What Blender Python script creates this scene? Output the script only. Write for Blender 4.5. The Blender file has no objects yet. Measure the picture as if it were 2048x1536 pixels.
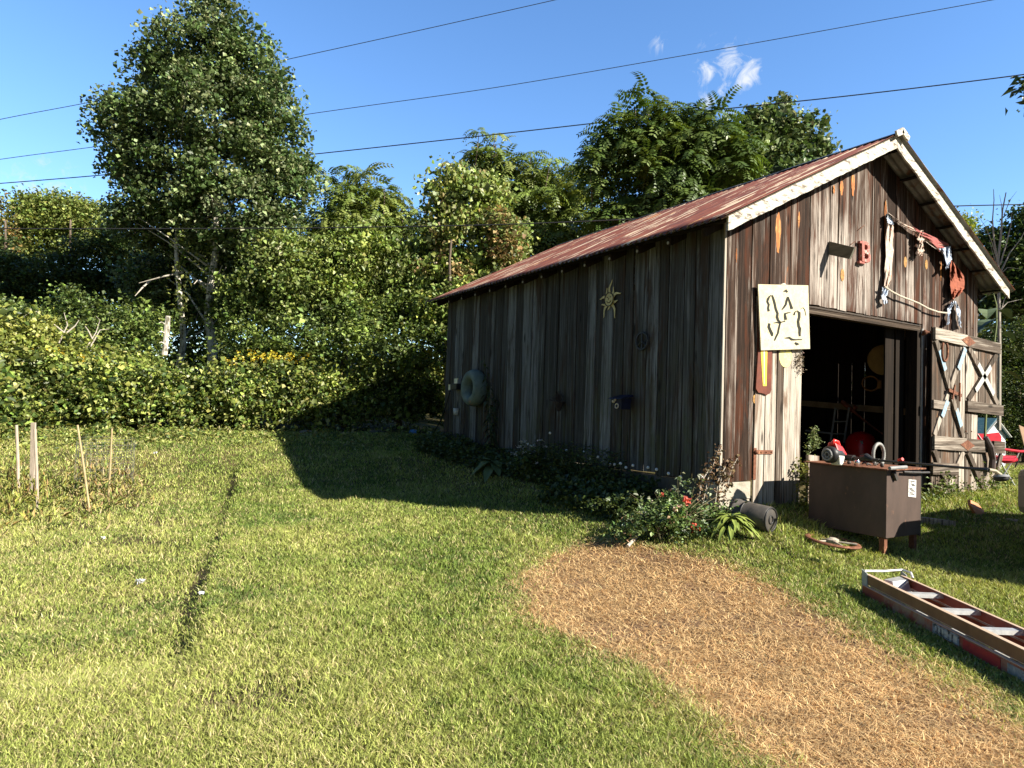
import bpy, bmesh, math, random
import numpy as np
from mathutils import Vector, Matrix
R_ = math.radians
random.seed(7); rng = np.random.default_rng(11)
sc = bpy.context.scene
COL = sc.collection

# ------------------------------------------------------------ camera
CAM = np.array([-6.45369307, -5.65385236, 0.83730286])
YAW, PIT, ROL, FPX = -0.54657596, 0.03474820, 0.03292821, 1329.13439
def _rot(yaw, pitch, roll):
    cy, sy, cp, sp = math.cos(yaw), math.sin(yaw), math.cos(pitch), math.sin(pitch)
    f = np.array([-sy*cp, cy*cp, sp]); r = np.array([cy, sy, 0.]); u = np.cross(r, f)
    cr, sr = math.cos(roll), math.sin(roll)
    return cr*r+sr*u, -sr*r+cr*u, f
RX, RU, RF = _rot(YAW, PIT, ROL)
cd = bpy.data.cameras.new('camera'); cam = bpy.data.objects.new('camera', cd); COL.objects.link(cam)
m = Matrix.Identity(4)
for i in range(3):
    m[i][0] = RX[i]; m[i][1] = RU[i]; m[i][2] = -RF[i]; m[i][3] = CAM[i]
cam.matrix_world = m
cd.sensor_width = 36; cd.sensor_fit = 'HORIZONTAL'; cd.lens = FPX/2048*36
cd.clip_start = 0.05; cd.clip_end = 3000
sc.camera = cam

# ------------------------------------------------------------ sky, sun, exposure
SUN = np.array([0.56, -1.0, 0.72]); SUN /= np.linalg.norm(SUN)
w = bpy.data.worlds.new('World'); sc.world = w; w.use_nodes = True
nt = w.node_tree; nt.nodes.clear(); N = nt.nodes.new; Lk = nt.links.new
out = N('ShaderNodeOutputWorld'); bg = N('ShaderNodeBackground'); sky = N('ShaderNodeTexSky')
sky.sky_type = 'NISHITA'; sky.sun_disc = False
sky.sun_elevation = math.asin(SUN[2]); sky.sun_rotation = math.atan2(SUN[0], SUN[1])
sky.altitude = 300; sky.air_density = 1.0; sky.dust_density = 0.1; sky.ozone_density = 3.0
bg.inputs['Strength'].default_value = 0.064
def raydir(u, v):
    d = RF+(u-1024)/FPX*RX-(v-768)/FPX*RU
    return d/np.linalg.norm(d)
tc = N('ShaderNodeTexCoord')
cn = N('ShaderNodeTexNoise'); cn.inputs['Scale'].default_value = 34; cn.inputs['Detail'].default_value = 8
cn.inputs['Roughness'].default_value = .66; cn.inputs['Distortion'].default_value = .9
Lk(tc.outputs['Generated'], cn.inputs['Vector'])
acc = None
for (u, v, rad, st) in ((1462, 128, .030, 1.), (1494, 146, .024, 1.), (1418, 142, .022, .9), (1445, 175, .026, .85), (1425, 200, .022, .75), (1320, 88, .016, .55), (1445, 245, .035, .8), (1400, 225, .04, .35),
                        (1425, 95, .022, .4), (1630, 225, .022, .3), (90, 375, .04, .9), (1380, 270, .05, .35), (1535, 140, .018, .3)):
    d0 = raydir(u, v)
    ds = N('ShaderNodeVectorMath'); ds.operation = 'DISTANCE'; ds.inputs[1].default_value = d0
    Lk(tc.outputs['Generated'], ds.inputs[0])
    mr = N('ShaderNodeMapRange'); mr.inputs['From Min'].default_value = rad*1.25; mr.inputs['From Max'].default_value = rad*.15
    mr.inputs['To Max'].default_value = st; Lk(ds.outputs['Value'], mr.inputs['Value'])
    if acc is None: acc = mr.outputs[0]
    else:
        mx = N('ShaderNodeMath'); mx.operation = 'MAXIMUM'; Lk(acc, mx.inputs[0]); Lk(mr.outputs[0], mx.inputs[1]); acc = mx.outputs[0]
mu = N('ShaderNodeMath'); mu.operation = 'MULTIPLY_ADD'; mu.inputs[1].default_value = 1.15
sb = N('ShaderNodeMath'); sb.operation = 'MULTIPLY_ADD'; sb.inputs[1].default_value = 4.2; sb.inputs[2].default_value = -2.55
Lk(cn.outputs['Fac'], sb.inputs[0]); Lk(acc, mu.inputs[0]); Lk(sb.outputs[0], mu.inputs[2])
cl = N('ShaderNodeMath'); cl.operation = 'MULTIPLY'; cl.use_clamp = True; Lk(mu.outputs[0], cl.inputs[0])
c2 = N('ShaderNodeMath'); c2.operation = 'MULTIPLY'; c2.inputs[1].default_value = 1.6; c2.use_clamp = True; Lk(acc, c2.inputs[0]); Lk(c2.outputs[0], cl.inputs[1])
hs = N('ShaderNodeHueSaturation'); hs.inputs['Saturation'].default_value = 1.15; hs.inputs['Hue'].default_value = .503; hs.inputs['Value'].default_value = 1.0
Lk(sky.outputs[0], hs.inputs['Color'])
mix = N('ShaderNodeMix'); mix.data_type = 'RGBA'; Lk(cl.outputs[0], mix.inputs['Factor'])
dp_ = N('ShaderNodeVectorMath'); dp_.operation = 'DOT_PRODUCT'; dp_.inputs[1].default_value = (.50, .80, .35); Lk(tc.outputs['Generated'], dp_.inputs[0])   # sky boosted toward the camera view, dimmed behind it to keep shade dark
gr = N('ShaderNodeMapRange'); gr.inputs['From Min'].default_value = -.1; gr.inputs['From Max'].default_value = .8; gr.inputs['To Min'].default_value = .5; gr.inputs['To Max'].default_value = 1.85; gr.interpolation_type = 'SMOOTHSTEP'
Lk(dp_.outputs['Value'], gr.inputs['Value']); Lk(gr.outputs[0], hs.inputs['Value'])
Lk(hs.outputs[0], mix.inputs['A']); mix.inputs['B'].default_value = (5.6, 6.0, 6.6, 1)
Lk(mix.outputs['Result'], bg.inputs['Color']); Lk(bg.outputs[0], out.inputs['Surface'])
sl = bpy.data.lights.new('sun', 'SUN'); sl.energy = 5.0; sl.angle = R_(.5); sl.color = (1, .93, .80)
so = bpy.data.objects.new('sun', sl); COL.objects.link(so)
so.rotation_euler = Vector(SUN).to_track_quat('Z', 'Y').to_euler(); so.location = (10, -20, 20)
sc.view_settings.view_transform = 'Standard'; sc.view_settings.look = 'None'
sc.view_settings.exposure = 1.3; sc.view_settings.gamma = 1

# ------------------------------------------------------------ pixel rays to points
def ray(u, v): return RF+(u-1024)/FPX*RX-(v-768)/FPX*RU
def at_z(u, v, z): d = ray(u, v); return CAM+(z-CAM[2])/d[2]*d
def at_y(u, v, y): d = ray(u, v); return CAM+(y-CAM[1])/d[1]*d
def at_x(u, v, x): d = ray(u, v); return CAM+(x-CAM[0])/d[0]*d
def at_d(u, v, D): return CAM+D*ray(u, v)

# ------------------------------------------------------------ noise
def _h(i, j, s):
    n = (i.astype(np.int64)*374761393+j.astype(np.int64)*668265263+s*1442695041) & 0x7fffffff
    n = ((n ^ (n >> 13))*1274126177) & 0x7fffffff
    return ((n ^ (n >> 16)) & 0xffff)/65535.
def vn(x, y, s=0):
    x = np.asarray(x, float); y = np.asarray(y, float)
    i = np.floor(x); j = np.floor(y); fx = x-i; fy = y-j
    fx = fx*fx*(3-2*fx); fy = fy*fy*(3-2*fy)
    a = _h(i, j, s); b = _h(i+1, j, s); c = _h(i, j+1, s); d = _h(i+1, j+1, s)
    return (a*(1-fx)+b*fx)*(1-fy)+(c*(1-fx)+d*fx)*fy
def fbm(x, y, s=0): return .55*vn(x, y, s)+.28*vn(x*2.1, y*2.1, s+1)+.17*vn(x*4.3, y*4.3, s+2)
def sst(t): t = np.clip(t, 0, 1); return t*t*(3-2*t)

# ------------------------------------------------------------ terrain
SW, SL = 6.383, 7.824        # shed width and length
CRX = lambda y: np.interp(y, [-1.5, -.4, .05, .57, 1.3, 2.2, 3.4, 5.5, 7.8, 9.5], [-6.0, -5.86, -5.79, -5.70, -5.57, -5.37, -5.1, -4.73, -4.28, -3.9])+.05*(vn(y*2.7, 7.7, 2)-.5)
def T(x, y):
    x = np.asarray(x, float); y = np.asarray(y, float)
    xr = sst((x-1.5)/6)
    base = -.76+.72*sst((y-5)/7.5)*(1-xr)+.40*xr
    dx = np.maximum(np.maximum(-x, x-SW), 0); dy = np.maximum(np.maximum(-y, y-SL), 0)
    d = np.hypot(dx, dy)
    h0 = -.33+.26*np.clip(y/7.8, 0, 1)
    wt = np.exp(-(d/.95)**1.6)
    z = base*(1-wt)+np.maximum(h0, base)*wt
    cx = CRX(y)
    st = sst((cx-x)/.24+.5)*sst((y+1.6)/1.)*(1-sst((y-8)/1.5))
    z = z-.14*st*(.55+.4*vn(y*1.3, 2.2, 6)+.35*np.exp(-((y-7)/1.)**2)+.3*np.exp(-((y-.8)/.9)**2))
    z = z+.02*(fbm(x*1.1, y*1.1, 5)-.5)+.05*(fbm(x*.3, y*.3, 8)-.5)*(1-wt)
    z = z+.045*np.maximum(y-13, 0)*(y < 200)+np.where(y >= 200, 8.4, 0)
    return z
def G(u, v, dz=0.):
    d = ray(u, v); ts = np.linspace(2., 60., 1200); Q = CAM+ts[:, None]*d; below = Q[:, 2] < T(Q[:, 0], Q[:, 1])+dz
    if not below.any(): return at_z(u, v, -.5)
    k = max(int(np.argmax(below)), 1); a, b_ = ts[k-1], ts[k]
    for _ in range(18):
        m_ = (a+b_)/2; q_ = CAM+m_*d
        if q_[2] < float(T(q_[0], q_[1]))+dz: b_ = m_
        else: a = m_
    return CAM+b_*d

# ------------------------------------------------------------ object helpers
def tag(o, label=None, cat=None, group=None, kind=None):
    if label: o['label'] = label
    if cat: o['category'] = cat
    if group: o['group'] = group
    if kind: o['kind'] = kind
    return o
def empty(name, loc, label, cat, group=None):
    o = bpy.data.objects.new(name, None); o.empty_display_size = .1; COL.objects.link(o); o.location = loc
    bpy.context.view_layer.update()
    return tag(o, label, cat, group)
def link(name, me, mat_, parent=None, smooth=False):
    if mat_ is not None: me.materials.append(mat_)
    if smooth: me.polygons.foreach_set('use_smooth', [True]*len(me.polygons))
    o = bpy.data.objects.new(name, me); COL.objects.link(o)
    if parent is not None:
        o.parent = parent
        o.matrix_parent_inverse = Matrix.Translation(-parent_loc(parent))
    return o
def parent_loc(p):
    return Vector((0, 0, 0)) if p.type == 'MESH' else Vector(p.location)
class MB:
    """collects shapes in world coordinates, built as one mesh object"""
    def __init__(s): s.v = []; s.f = []; s.c = []; s.cur = (0.5, 0.5, 0); s.cut = [(0, 0)]
    def add(s, vs, fs):
        n = len(s.v); s.cut.append((n+len(vs), len(s.f)+len(fs))); s.v += [tuple(map(float, p)) for p in vs]; s.c += [s.cur]*len(vs)
        s.f += [tuple(i+n for i in f) for f in fs]; return s
    def box(s, a, b):
        x0, y0, z0 = a; x1, y1, z1 = b
        return s.add([(x0, y0, z0), (x1, y0, z0), (x1, y1, z0), (x0, y1, z0), (x0, y0, z1), (x1, y0, z1), (x1, y1, z1), (x0, y1, z1)],
                     [(0, 3, 2, 1), (4, 5, 6, 7), (0, 1, 5, 4), (1, 2, 6, 5), (2, 3, 7, 6), (3, 0, 4, 7)])
    def hexa(s, p):      # 8 points, bottom 4 then top 4
        return s.add(p, [(0, 3, 2, 1), (4, 5, 6, 7), (0, 1, 5, 4), (1, 2, 6, 5), (2, 3, 7, 6), (3, 0, 4, 7)])
    def bar(s, a, b, wd, th, up=(0, 0, 1)):     # rectangular bar from a to b
        a = np.array(a, float); b = np.array(b, float); d = b-a; d /= np.linalg.norm(d)
        up = np.array(up, float); sd = np.cross(d, up); sd /= np.linalg.norm(sd)+1e-9; up = np.cross(sd, d)
        p = []
        for q in (a, b): p += [q-sd*wd/2-up*th/2, q+sd*wd/2-up*th/2, q+sd*wd/2+up*th/2, q-sd*wd/2+up*th/2]
        return s.add(p, [(3, 2, 1, 0), (4, 5, 6, 7), (0, 1, 5, 4), (1, 2, 6, 5), (2, 3, 7, 6), (3, 0, 4, 7)])
    def tube(s, pts, r, n=8, caps=True):
        pts = [np.array(p, float) for p in pts]; rr = r if hasattr(r, '__len__') else [r]*len(pts)
        base = len(s.v); vs = []; prev = None
        for i, p in enumerate(pts):
            t = pts[min(i+1, len(pts)-1)]-pts[max(i-1, 0)]; t = t/(np.linalg.norm(t)+1e-9)
            if prev is None:
                a = np.array([0, 0, 1.]) if abs(t[2]) < .9 else np.array([1., 0, 0])
                e1 = np.cross(t, a)
            else: e1 = prev-t*(prev@t)
            e1 /= np.linalg.norm(e1)+1e-9; prev = e1; e2 = np.cross(t, e1)
            for k in range(n):
                an = 2*math.pi*k/n; vs.append(p+rr[i]*(math.cos(an)*e1+math.sin(an)*e2))
        fs = []
        for i in range(len(pts)-1):
            for k in range(n): fs.append((i*n+k, i*n+(k+1) % n, (i+1)*n+(k+1) % n, (i+1)*n+k))
        if caps: fs += [tuple(range(n))[::-1], tuple((len(pts)-1)*n+k for k in range(n))]
        return s.add(vs, fs)
    def lathe(s, prof, c, axis=(0, 0, 1), n=20):   # prof: (radius, height) list
        ax = np.array(axis, float); ax /= np.linalg.norm(ax)
        a = np.array([0, 0, 1.]) if abs(ax[2]) < .9 else np.array([1., 0, 0])
        e1 = np.cross(ax, a); e1 /= np.linalg.norm(e1); e2 = np.cross(ax, e1); c = np.array(c, float)
        vs = []
        for (r, h) in prof:
            for k in range(n):
                an = 2*math.pi*k/n; vs.append(c+ax*h+r*(math.cos(an)*e1+math.sin(an)*e2))
        fs = []
        for i in range(len(prof)-1):
            for k in range(n): fs.append((i*n+k, i*n+(k+1) % n, (i+1)*n+(k+1) % n, (i+1)*n+k))
        return s.add(vs, fs)
    def torus(s, c, axis, R, r, n=28, m=10, sx=1.):
        ax = np.array(axis, float); ax /= np.linalg.norm(ax)
        a = np.array([0, 0, 1.]) if abs(ax[2]) < .9 else np.array([1., 0, 0])
        e1 = np.cross(ax, a); e1 /= np.linalg.norm(e1); e2 = np.cross(ax, e1); c = np.array(c, float); vs = []
        for k in range(n):
            an = 2*math.pi*k/n; q = math.cos(an)*e1+math.sin(an)*e2
            for j in range(m):
                b = 2*math.pi*j/m; vs.append(c+q*(R+r*math.cos(b))+ax*r*sx*math.sin(b))
        fs = [(k*m+j, ((k+1) % n)*m+j, ((k+1) % n)*m+(j+1) % m, k*m+(j+1) % m) for k in range(n) for j in range(m)]
        return s.add(vs, fs)
    def ball(s, c, r, n=12, sc_=(1, 1, 1)):
        prof = [(math.sin(math.pi*i/n)*r+1e-5, -math.cos(math.pi*i/n)*r) for i in range(n+1)]
        k = len(s.v); s.lathe(prof, (0, 0, 0), n=n*2)
        for i in range(k, len(s.v)): s.v[i] = tuple(np.array(s.v[i])*sc_+np.array(c))
        return s
    def prism(s, pts, off):         # flat outline (3-D points) extruded by vector off
        n = len(pts); off = np.array(off, float); pts = [np.array(p, float) for p in pts]
        return s.add(pts+[p+off for p in pts], [tuple(range(n)), tuple(range(2*n-1, n-1, -1))]+[(i, (i+1) % n+0, (i+1) % n+n, i+n)[::-1] for i in range(n)])
    def each(s, name, mat_, parent=None, **k):      # one object per shape added
        for (v0, f0), (v1, f1) in zip(s.cut[:-1], s.cut[1:]):
            q_ = MB(); q_.v = s.v[v0:v1]; q_.c = s.c[v0:v1]; q_.f = [tuple(i-v0 for i in f) for f in s.f[f0:f1]]; o = q_.build(name, mat_, parent, **k)
        return o
    def build(s, name, mat_, parent=None, smooth=False, bevel=0, solid=0):
        me = bpy.data.meshes.new(name); me.from_pydata(s.v, [], s.f); 
        at = me.attributes.new('bc', 'FLOAT_COLOR', 'POINT')
        at.data.foreach_set('color', np.array([[c[0], c[1], c[2], 1] for c in s.c], float).ravel())
        me.validate(); me.update()
        bm = bmesh.new(); bm.from_mesh(me); bmesh.ops.recalc_face_normals(bm, faces=bm.faces); bm.to_mesh(me); bm.free()
        o = link(name, me, mat_, parent, smooth)
        if bevel:
            b = o.modifiers.new('bevel', 'BEVEL'); b.width = bevel; b.segments = 2; b.limit_method = 'ANGLE'
        if solid:
            b = o.modifiers.new('solid', 'SOLIDIFY'); b.thickness = solid; b.offset = 0
        return o
def npmesh(name, V, F, mat_, col=None, parent=None):   # V (n,3), F (m,k) arrays
    me = bpy.data.meshes.new(name); k = F.shape[1]; m_ = len(F)
    me.vertices.add(len(V)); me.vertices.foreach_set('co', V.astype(np.float32).ravel())
    me.loops.add(m_*k); me.loops.foreach_set('vertex_index', F.astype(np.int32).ravel())
    me.polygons.add(m_); me.polygons.foreach_set('loop_start', np.arange(0, m_*k, k, dtype=np.int32))
    me.update(calc_edges=True)
    if col is not None:
        at = me.attributes.new('lc', 'FLOAT_COLOR', 'POINT')
        at.data.foreach_set('color', np.concatenate([col, np.ones((len(col), 1))], 1).astype(np.float32).ravel())
    return link(name, me, mat_, parent)

# ------------------------------------------------------------ materials
def newmat(name):
    mt = bpy.data.materials.new(name); mt.use_nodes = True; t = mt.node_tree
    return mt, t, t.nodes.new, t.links.new, t.nodes['Principled BSDF']
def M(name, c1, c2=None, scale=6., rough=.75, metal=0., bump=.15, stretch=(1, 1, 1), lo=.35, hi=.65, c3=None, scale3=2., lo3=.55, hi3=.62, bscale=None, spec=.3):
    mt, t, N, L, b = newmat(name)
    b.inputs['Roughness'].default_value = rough; b.inputs['Metallic'].default_value = metal
    b.inputs['Specular IOR Level'].default_value = spec
    if c2 is None: c2 = tuple(x*.7 for x in c1)
    tc = N('ShaderNodeTexCoord'); mp = N('ShaderNodeMapping'); mp.inputs['Scale'].default_value = stretch
    L(tc.outputs['Object'], mp.inputs[0])
    n = N('ShaderNodeTexNoise'); n.inputs['Scale'].default_value = scale; n.inputs['Detail'].default_value = 7; n.inputs['Roughness'].default_value = .65
    L(mp.outputs[0], n.inputs['Vector'])
    r = N('ShaderNodeMapRange'); r.inputs[1].default_value = lo; r.inputs[2].default_value = hi; L(n.outputs[0], r.inputs[0])
    mx = N('ShaderNodeMix'); mx.data_type = 'RGBA'; L(r.outputs[0], mx.inputs[0]); mx.inputs['A'].default_value = (*c1, 1); mx.inputs['B'].default_value = (*c2, 1)
    res = mx.outputs['Result']
    if c3 is not None:
        n3 = N('ShaderNodeTexNoise'); n3.inputs['Scale'].default_value = scale3; n3.inputs['Detail'].default_value = 9; n3.inputs['Roughness'].default_value = .7
        L(mp.outputs[0], n3.inputs['Vector'])
        r3 = N('ShaderNodeMapRange'); r3.inputs[1].default_value = lo3; r3.inputs[2].default_value = hi3; L(n3.outputs[0], r3.inputs[0])
        m3 = N('ShaderNodeMix'); m3.data_type = 'RGBA'; L(r3.outputs[0], m3.inputs[0]); L(res, m3.inputs['A']); m3.inputs['B'].default_value = (*c3, 1)
        res = m3.outputs['Result']
    L(res, b.inputs['Base Color'])
    if bump:
        bn = N('ShaderNodeTexNoise'); bn.inputs['Scale'].default_value = bscale or scale*4; bn.inputs['Detail'].default_value = 5; L(mp.outputs[0], bn.inputs['Vector'])
        bp = N('ShaderNodeBump'); bp.inputs['Strength'].default_value = bump; bp.inputs['Distance'].default_value = .01
        L(bn.outputs[0], bp.inputs['Height']); L(bp.outputs[0], b.inputs['Normal'])
    return mt
def wood(name, dark, mid, pale, stain=None, algae=None, pale_amt=.5, ax='z', hot=None, blobs=()):
    """weathered boards: per-board tone in attribute bc, grain along ax"""
    mt, t, N, L, b = newmat(name)
    b.inputs['Roughness'].default_value = .85; b.inputs['Specular IOR Level'].default_value = .15
    tc = N('ShaderNodeTexCoord'); at = N('ShaderNodeAttribute'); at.attribute_name = 'bc'
    sp = N('ShaderNodeSeparateColor'); L(at.outputs['Color'], sp.inputs[0])
    mo = N('ShaderNodeMath'); mo.operation = 'MULTIPLY'; mo.inputs[1].default_value = 57.; L(sp.outputs[1], mo.inputs[0])
    cb = N('ShaderNodeCombineXYZ'); L(mo.outputs[0], cb.inputs[0]); L(mo.outputs[0], cb.inputs[1]); L(mo.outputs[0], cb.inputs[2])
    va = N('ShaderNodeVectorMath'); va.operation = 'ADD'; L(tc.outputs['Object'], va.inputs[0]); L(cb.outputs[0], va.inputs[1])
    def stretched(s_across, s_along):
        mp = N('ShaderNodeMapping'); k = {'x': 0, 'y': 1, 'z': 2}[ax]; sc_ = [s_across]*3; sc_[k] = s_along
        mp.inputs['Scale'].default_value = sc_; L(va.outputs[0], mp.inputs[0]); return mp.outputs[0]
    def noise(vec, scale, det=6, ro=.6, dist=0.):
        n = N('ShaderNodeTexNoise'); n.inputs['Scale'].default_value = scale; n.inputs['Detail'].default_value = det
        n.inputs['Roughness'].default_value = ro; n.inputs['Distortion'].default_value = dist; L(vec, n.inputs['Vector']); return n.outputs[0]
    def rng_(x, a, b_, c=0., d=1.):
        r = N('ShaderNodeMapRange'); r.inputs[1].default_value = a; r.inputs[2].default_value = b_; r.inputs[3].default_value = c; r.inputs[4].default_value = d; L(x, r.inputs[0]); return r.outputs[0]
    def math_(op, a, b_):
        q = N('ShaderNodeMath'); q.operation = op
        for i, x in enumerate((a, b_)):
            if isinstance(x, (int, float)): q.inputs[i].default_value = x
            else: L(x, q.inputs[i])
        return q.outputs[0]
    def mixc(f, A, B):
        q = N('ShaderNodeMix'); q.data_type = 'RGBA'
        if isinstance(f, float): q.inputs[0].default_value = f
        else: L(f, q.inputs[0])
        for nm, x in (('A', A), ('B', B)):
            if isinstance(x, tuple): q.inputs[nm].default_value = (*x, 1)
            else: L(x, q.inputs[nm])
        return q.outputs['Result']
    g1 = noise(stretched(55, 1.6), 1., 9, .75, .5)        # fine grain
    g2 = noise(stretched(13, .45), 1., 7, .65, .9)         # wide streaks
    g3 = noise(stretched(2.2, .55), 1., 4, .6, .5)       # blotches
    f = math_('ADD', math_('MULTIPLY', rng_(g1, .3, .7), .45), math_('ADD', math_('MULTIPLY', rng_(g2, .3, .7), .35), math_('MULTIPLY', sp.outputs[0], .45)))
    f = math_('SUBTRACT', f, .12)
    col = mixc(rng_(f, .15, .85), dark, mid)
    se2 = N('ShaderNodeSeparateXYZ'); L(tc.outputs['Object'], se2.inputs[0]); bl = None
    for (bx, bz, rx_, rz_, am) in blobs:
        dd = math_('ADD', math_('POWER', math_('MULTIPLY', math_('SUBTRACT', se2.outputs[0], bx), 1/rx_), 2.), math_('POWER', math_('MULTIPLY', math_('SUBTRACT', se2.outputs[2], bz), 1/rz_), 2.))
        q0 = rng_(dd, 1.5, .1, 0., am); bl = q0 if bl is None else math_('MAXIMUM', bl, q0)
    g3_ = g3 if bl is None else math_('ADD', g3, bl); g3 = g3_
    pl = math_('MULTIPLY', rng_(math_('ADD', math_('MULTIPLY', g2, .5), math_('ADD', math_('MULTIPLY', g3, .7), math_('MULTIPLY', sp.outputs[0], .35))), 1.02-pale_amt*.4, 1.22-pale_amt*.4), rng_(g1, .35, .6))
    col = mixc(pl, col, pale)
    g4 = noise(stretched(26, .55), 1., 6, .7, .7); tn = math_('MULTIPLY', math_('SUBTRACT', sp.outputs[0], .5), .10)
    col = mixc(math_('MULTIPLY', rng_(math_('ADD', g4, tn), .54, .62), .48), col, pale)
    col = mixc(math_('MULTIPLY', rng_(math_('ADD', g4, tn), .46, .40), .8), col, tuple(x*.8 for x in dark))
    if stain:
        sf = math_('MULTIPLY', rng_(noise(stretched(3.5, .45), 1.3, 6, .65, 1.2), .51, .62), .8)
        col = mixc(sf, col, stain)
    if hot:
        hf = math_('MULTIPLY', rng_(noise(stretched(5, .6), 1.1, 6, .65, 1.), .66, .72), rng_(g1, .3, .6))
        col = mixc(hf, col, hot)
    if algae:
        se = N('ShaderNodeSeparateXYZ'); L(tc.outputs['Object'], se.inputs[0])
        af = math_('MULTIPLY', rng_(se.outputs[2], 2.2, .2), rng_(noise(stretched(4, 1.3), 1.2, 8, .7), .48, .66))
        col = mixc(math_('MULTIPLY', af, .7), col, algae)
    # knots
    vo = N('ShaderNodeTexVoronoi'); vo.inputs['Scale'].default_value = 1.; L(stretched(4.5, 1.15), vo.inputs['Vector'])
    kf = rng_(vo.outputs['Distance'], .14, .06)
    col = mixc(math_('MULTIPLY', kf, .85), col, tuple(x*.35 for x in dark))
    cr = rng_(noise(stretched(40, .7), 1., 4, .55, .4), .62, .67)        # drying cracks
    col = mixc(math_('MULTIPLY', cr, .8), col, tuple(x*.3 for x in dark))
    L(col, b.inputs['Base Color'])
    bp = N('ShaderNodeBump'); bp.inputs['Strength'].default_value = .7; bp.inputs['Distance'].default_value = .006
    h = math_('SUBTRACT', g1, math_('MULTIPLY', math_('ADD', cr, kf), .6)); L(h, bp.inputs['Height']); L(bp.outputs[0], b.inputs['Normal'])
    return mt
def leafmat(name, trans=.35, rough=.5, spec=.35):
    mt, t, N, L, b = newmat(name)
    at = N('ShaderNodeAttribute'); at.attribute_name = 'lc'
    b.inputs['Roughness'].default_value = rough; b.inputs['Specular IOR Level'].default_value = spec
    L(at.outputs['Color'], b.inputs['Base Color'])
    tr = N('ShaderNodeBsdfTranslucent'); hv = N('ShaderNodeHueSaturation'); hv.inputs['Hue'].default_value = .485; hv.inputs['Saturation'].default_value = 1.15; hv.inputs['Value'].default_value = 1.35
    L(at.outputs['Color'], hv.inputs['Color']); L(hv.outputs[0], tr.inputs['Color'])
    ms = N('ShaderNodeMixShader'); ms.inputs[0].default_value = trans; L(b.outputs[0], ms.inputs[1]); L(tr.outputs[0], ms.inputs[2])
    L(ms.outputs[0], t.nodes['Material Output'].inputs['Surface'])
    return mt
LEAF = leafmat('leaf', .22, .45, .4); GRASS = leafmat('grass_blade', .25, .6, .2); FLOWER = leafmat('petal', .2, .8, .1)

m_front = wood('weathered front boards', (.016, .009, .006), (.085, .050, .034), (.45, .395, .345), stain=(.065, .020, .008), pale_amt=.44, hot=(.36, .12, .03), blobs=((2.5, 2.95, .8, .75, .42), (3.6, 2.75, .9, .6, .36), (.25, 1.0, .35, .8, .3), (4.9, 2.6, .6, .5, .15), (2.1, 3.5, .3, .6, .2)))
m_side = wood('grey side boards', (.038, .035, .031), (.112, .112, .106), (.26, .27, .275), stain=(.05, .03, .02), algae=(.075, .085, .035), pale_amt=.5)
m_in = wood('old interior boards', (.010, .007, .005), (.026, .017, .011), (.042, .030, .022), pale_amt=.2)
m_doorw = wood('bleached door boards', (.05, .035, .025), (.21, .165, .13), (.52, .47, .40), stain=(.13, .07, .04), pale_amt=.75, hot=(.4, .18, .06))
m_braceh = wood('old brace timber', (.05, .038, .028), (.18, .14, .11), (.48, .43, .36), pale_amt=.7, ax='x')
m_brace = wood('old diagonal timber', (.05, .038, .028), (.18, .14, .11), (.48, .43, .36), pale_amt=.7)
m_hot = M('bare orange heartwood', (.50, .17, .03), (.16, .05, .02), 9, .7, stretch=(4, 4, .5), c3=(.62, .36, .12), scale3=6, lo3=.52, hi3=.68)
m_white = M('peeling white paint', (.60, .57, .49), (.42, .38, .31), 8, .7, c3=(.14, .11, .085), scale3=7, lo3=.52, hi3=.60, bump=.4, stretch=(1, 1, 3.5))
m_braceh2 = wood('dark header timber', (.03, .022, .016), (.10, .07, .05), (.2, .16, .12), pale_amt=.4, ax='x')  # door header, darker brown than the brace timber
m_conc = M('concrete block', (.42, .38, .31), (.30, .27, .22), 14, .9, bump=.5, c3=(.2, .2, .12), scale3=4, lo3=.55, hi3=.75)
m_concd = M('poured foundation', (.13, .11, .085), (.08, .075, .05), 5, .95, bump=.4)
m_rust = M('rusty iron', (.22, .09, .05), (.12, .05, .03), 30, .8, metal=.2, c3=(.35, .17, .09), scale3=12)
m_black = M('black plastic', (.02, .02, .022), (.035, .035, .035), 20, .45, bump=.05)
m_dkmetal = M('dark metal', (.05, .048, .045), (.09, .08, .07), 12, .5, metal=.4)
m_alu = M('scuffed aluminium', (.72, .72, .70), (.55, .55, .53), 22, .38, metal=.55, bump=.05)
m_galv = M('galvanised sheet underside', (.30, .30, .29), (.20, .19, .17), 5, .6, metal=.4, c3=(.2, .11, .07), scale3=3)

# ------------------------------------------------------------ GROUND
def gridspace(parts):
    o = []
    for a, b, n in parts: o += list(np.linspace(a, b, n, endpoint=False))
    o.append(parts[-1][1]); return np.array(o)
gx = gridspace([(-500, -60, 8), (-60, -14, 24), (-14, 9, 210), (9, 30, 42), (30, 60, 10), (60, 500, 8)])
gy = gridspace([(-300, -30, 6), (-30, -8, 12), (-8, 14, 200), (14, 40, 40), (40, 100, 12), (100, 500, 8)])
XX, YY = np.meshgrid(gx, gy); ZZ = T(XX, YY)
V = np.stack([XX.ravel(), YY.ravel(), ZZ.ravel()], 1)
nx, ny = len(gx), len(gy)
ii, jj = np.meshgrid(np.arange(nx-1), np.arange(ny-1)); a = (jj*nx+ii).ravel()
F = np.stack([a, a+1, a+1+nx, a+nx], 1)
mg, t, N, L, b = newmat('lawn soil and turf')
tc = N('ShaderNodeTexCoord')
n1 = N('ShaderNodeTexNoise'); n1.inputs['Scale'].default_value = 1.2; n1.inputs['Detail'].default_value = 8; L(tc.outputs['Object'], n1.inputs['Vector'])
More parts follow.
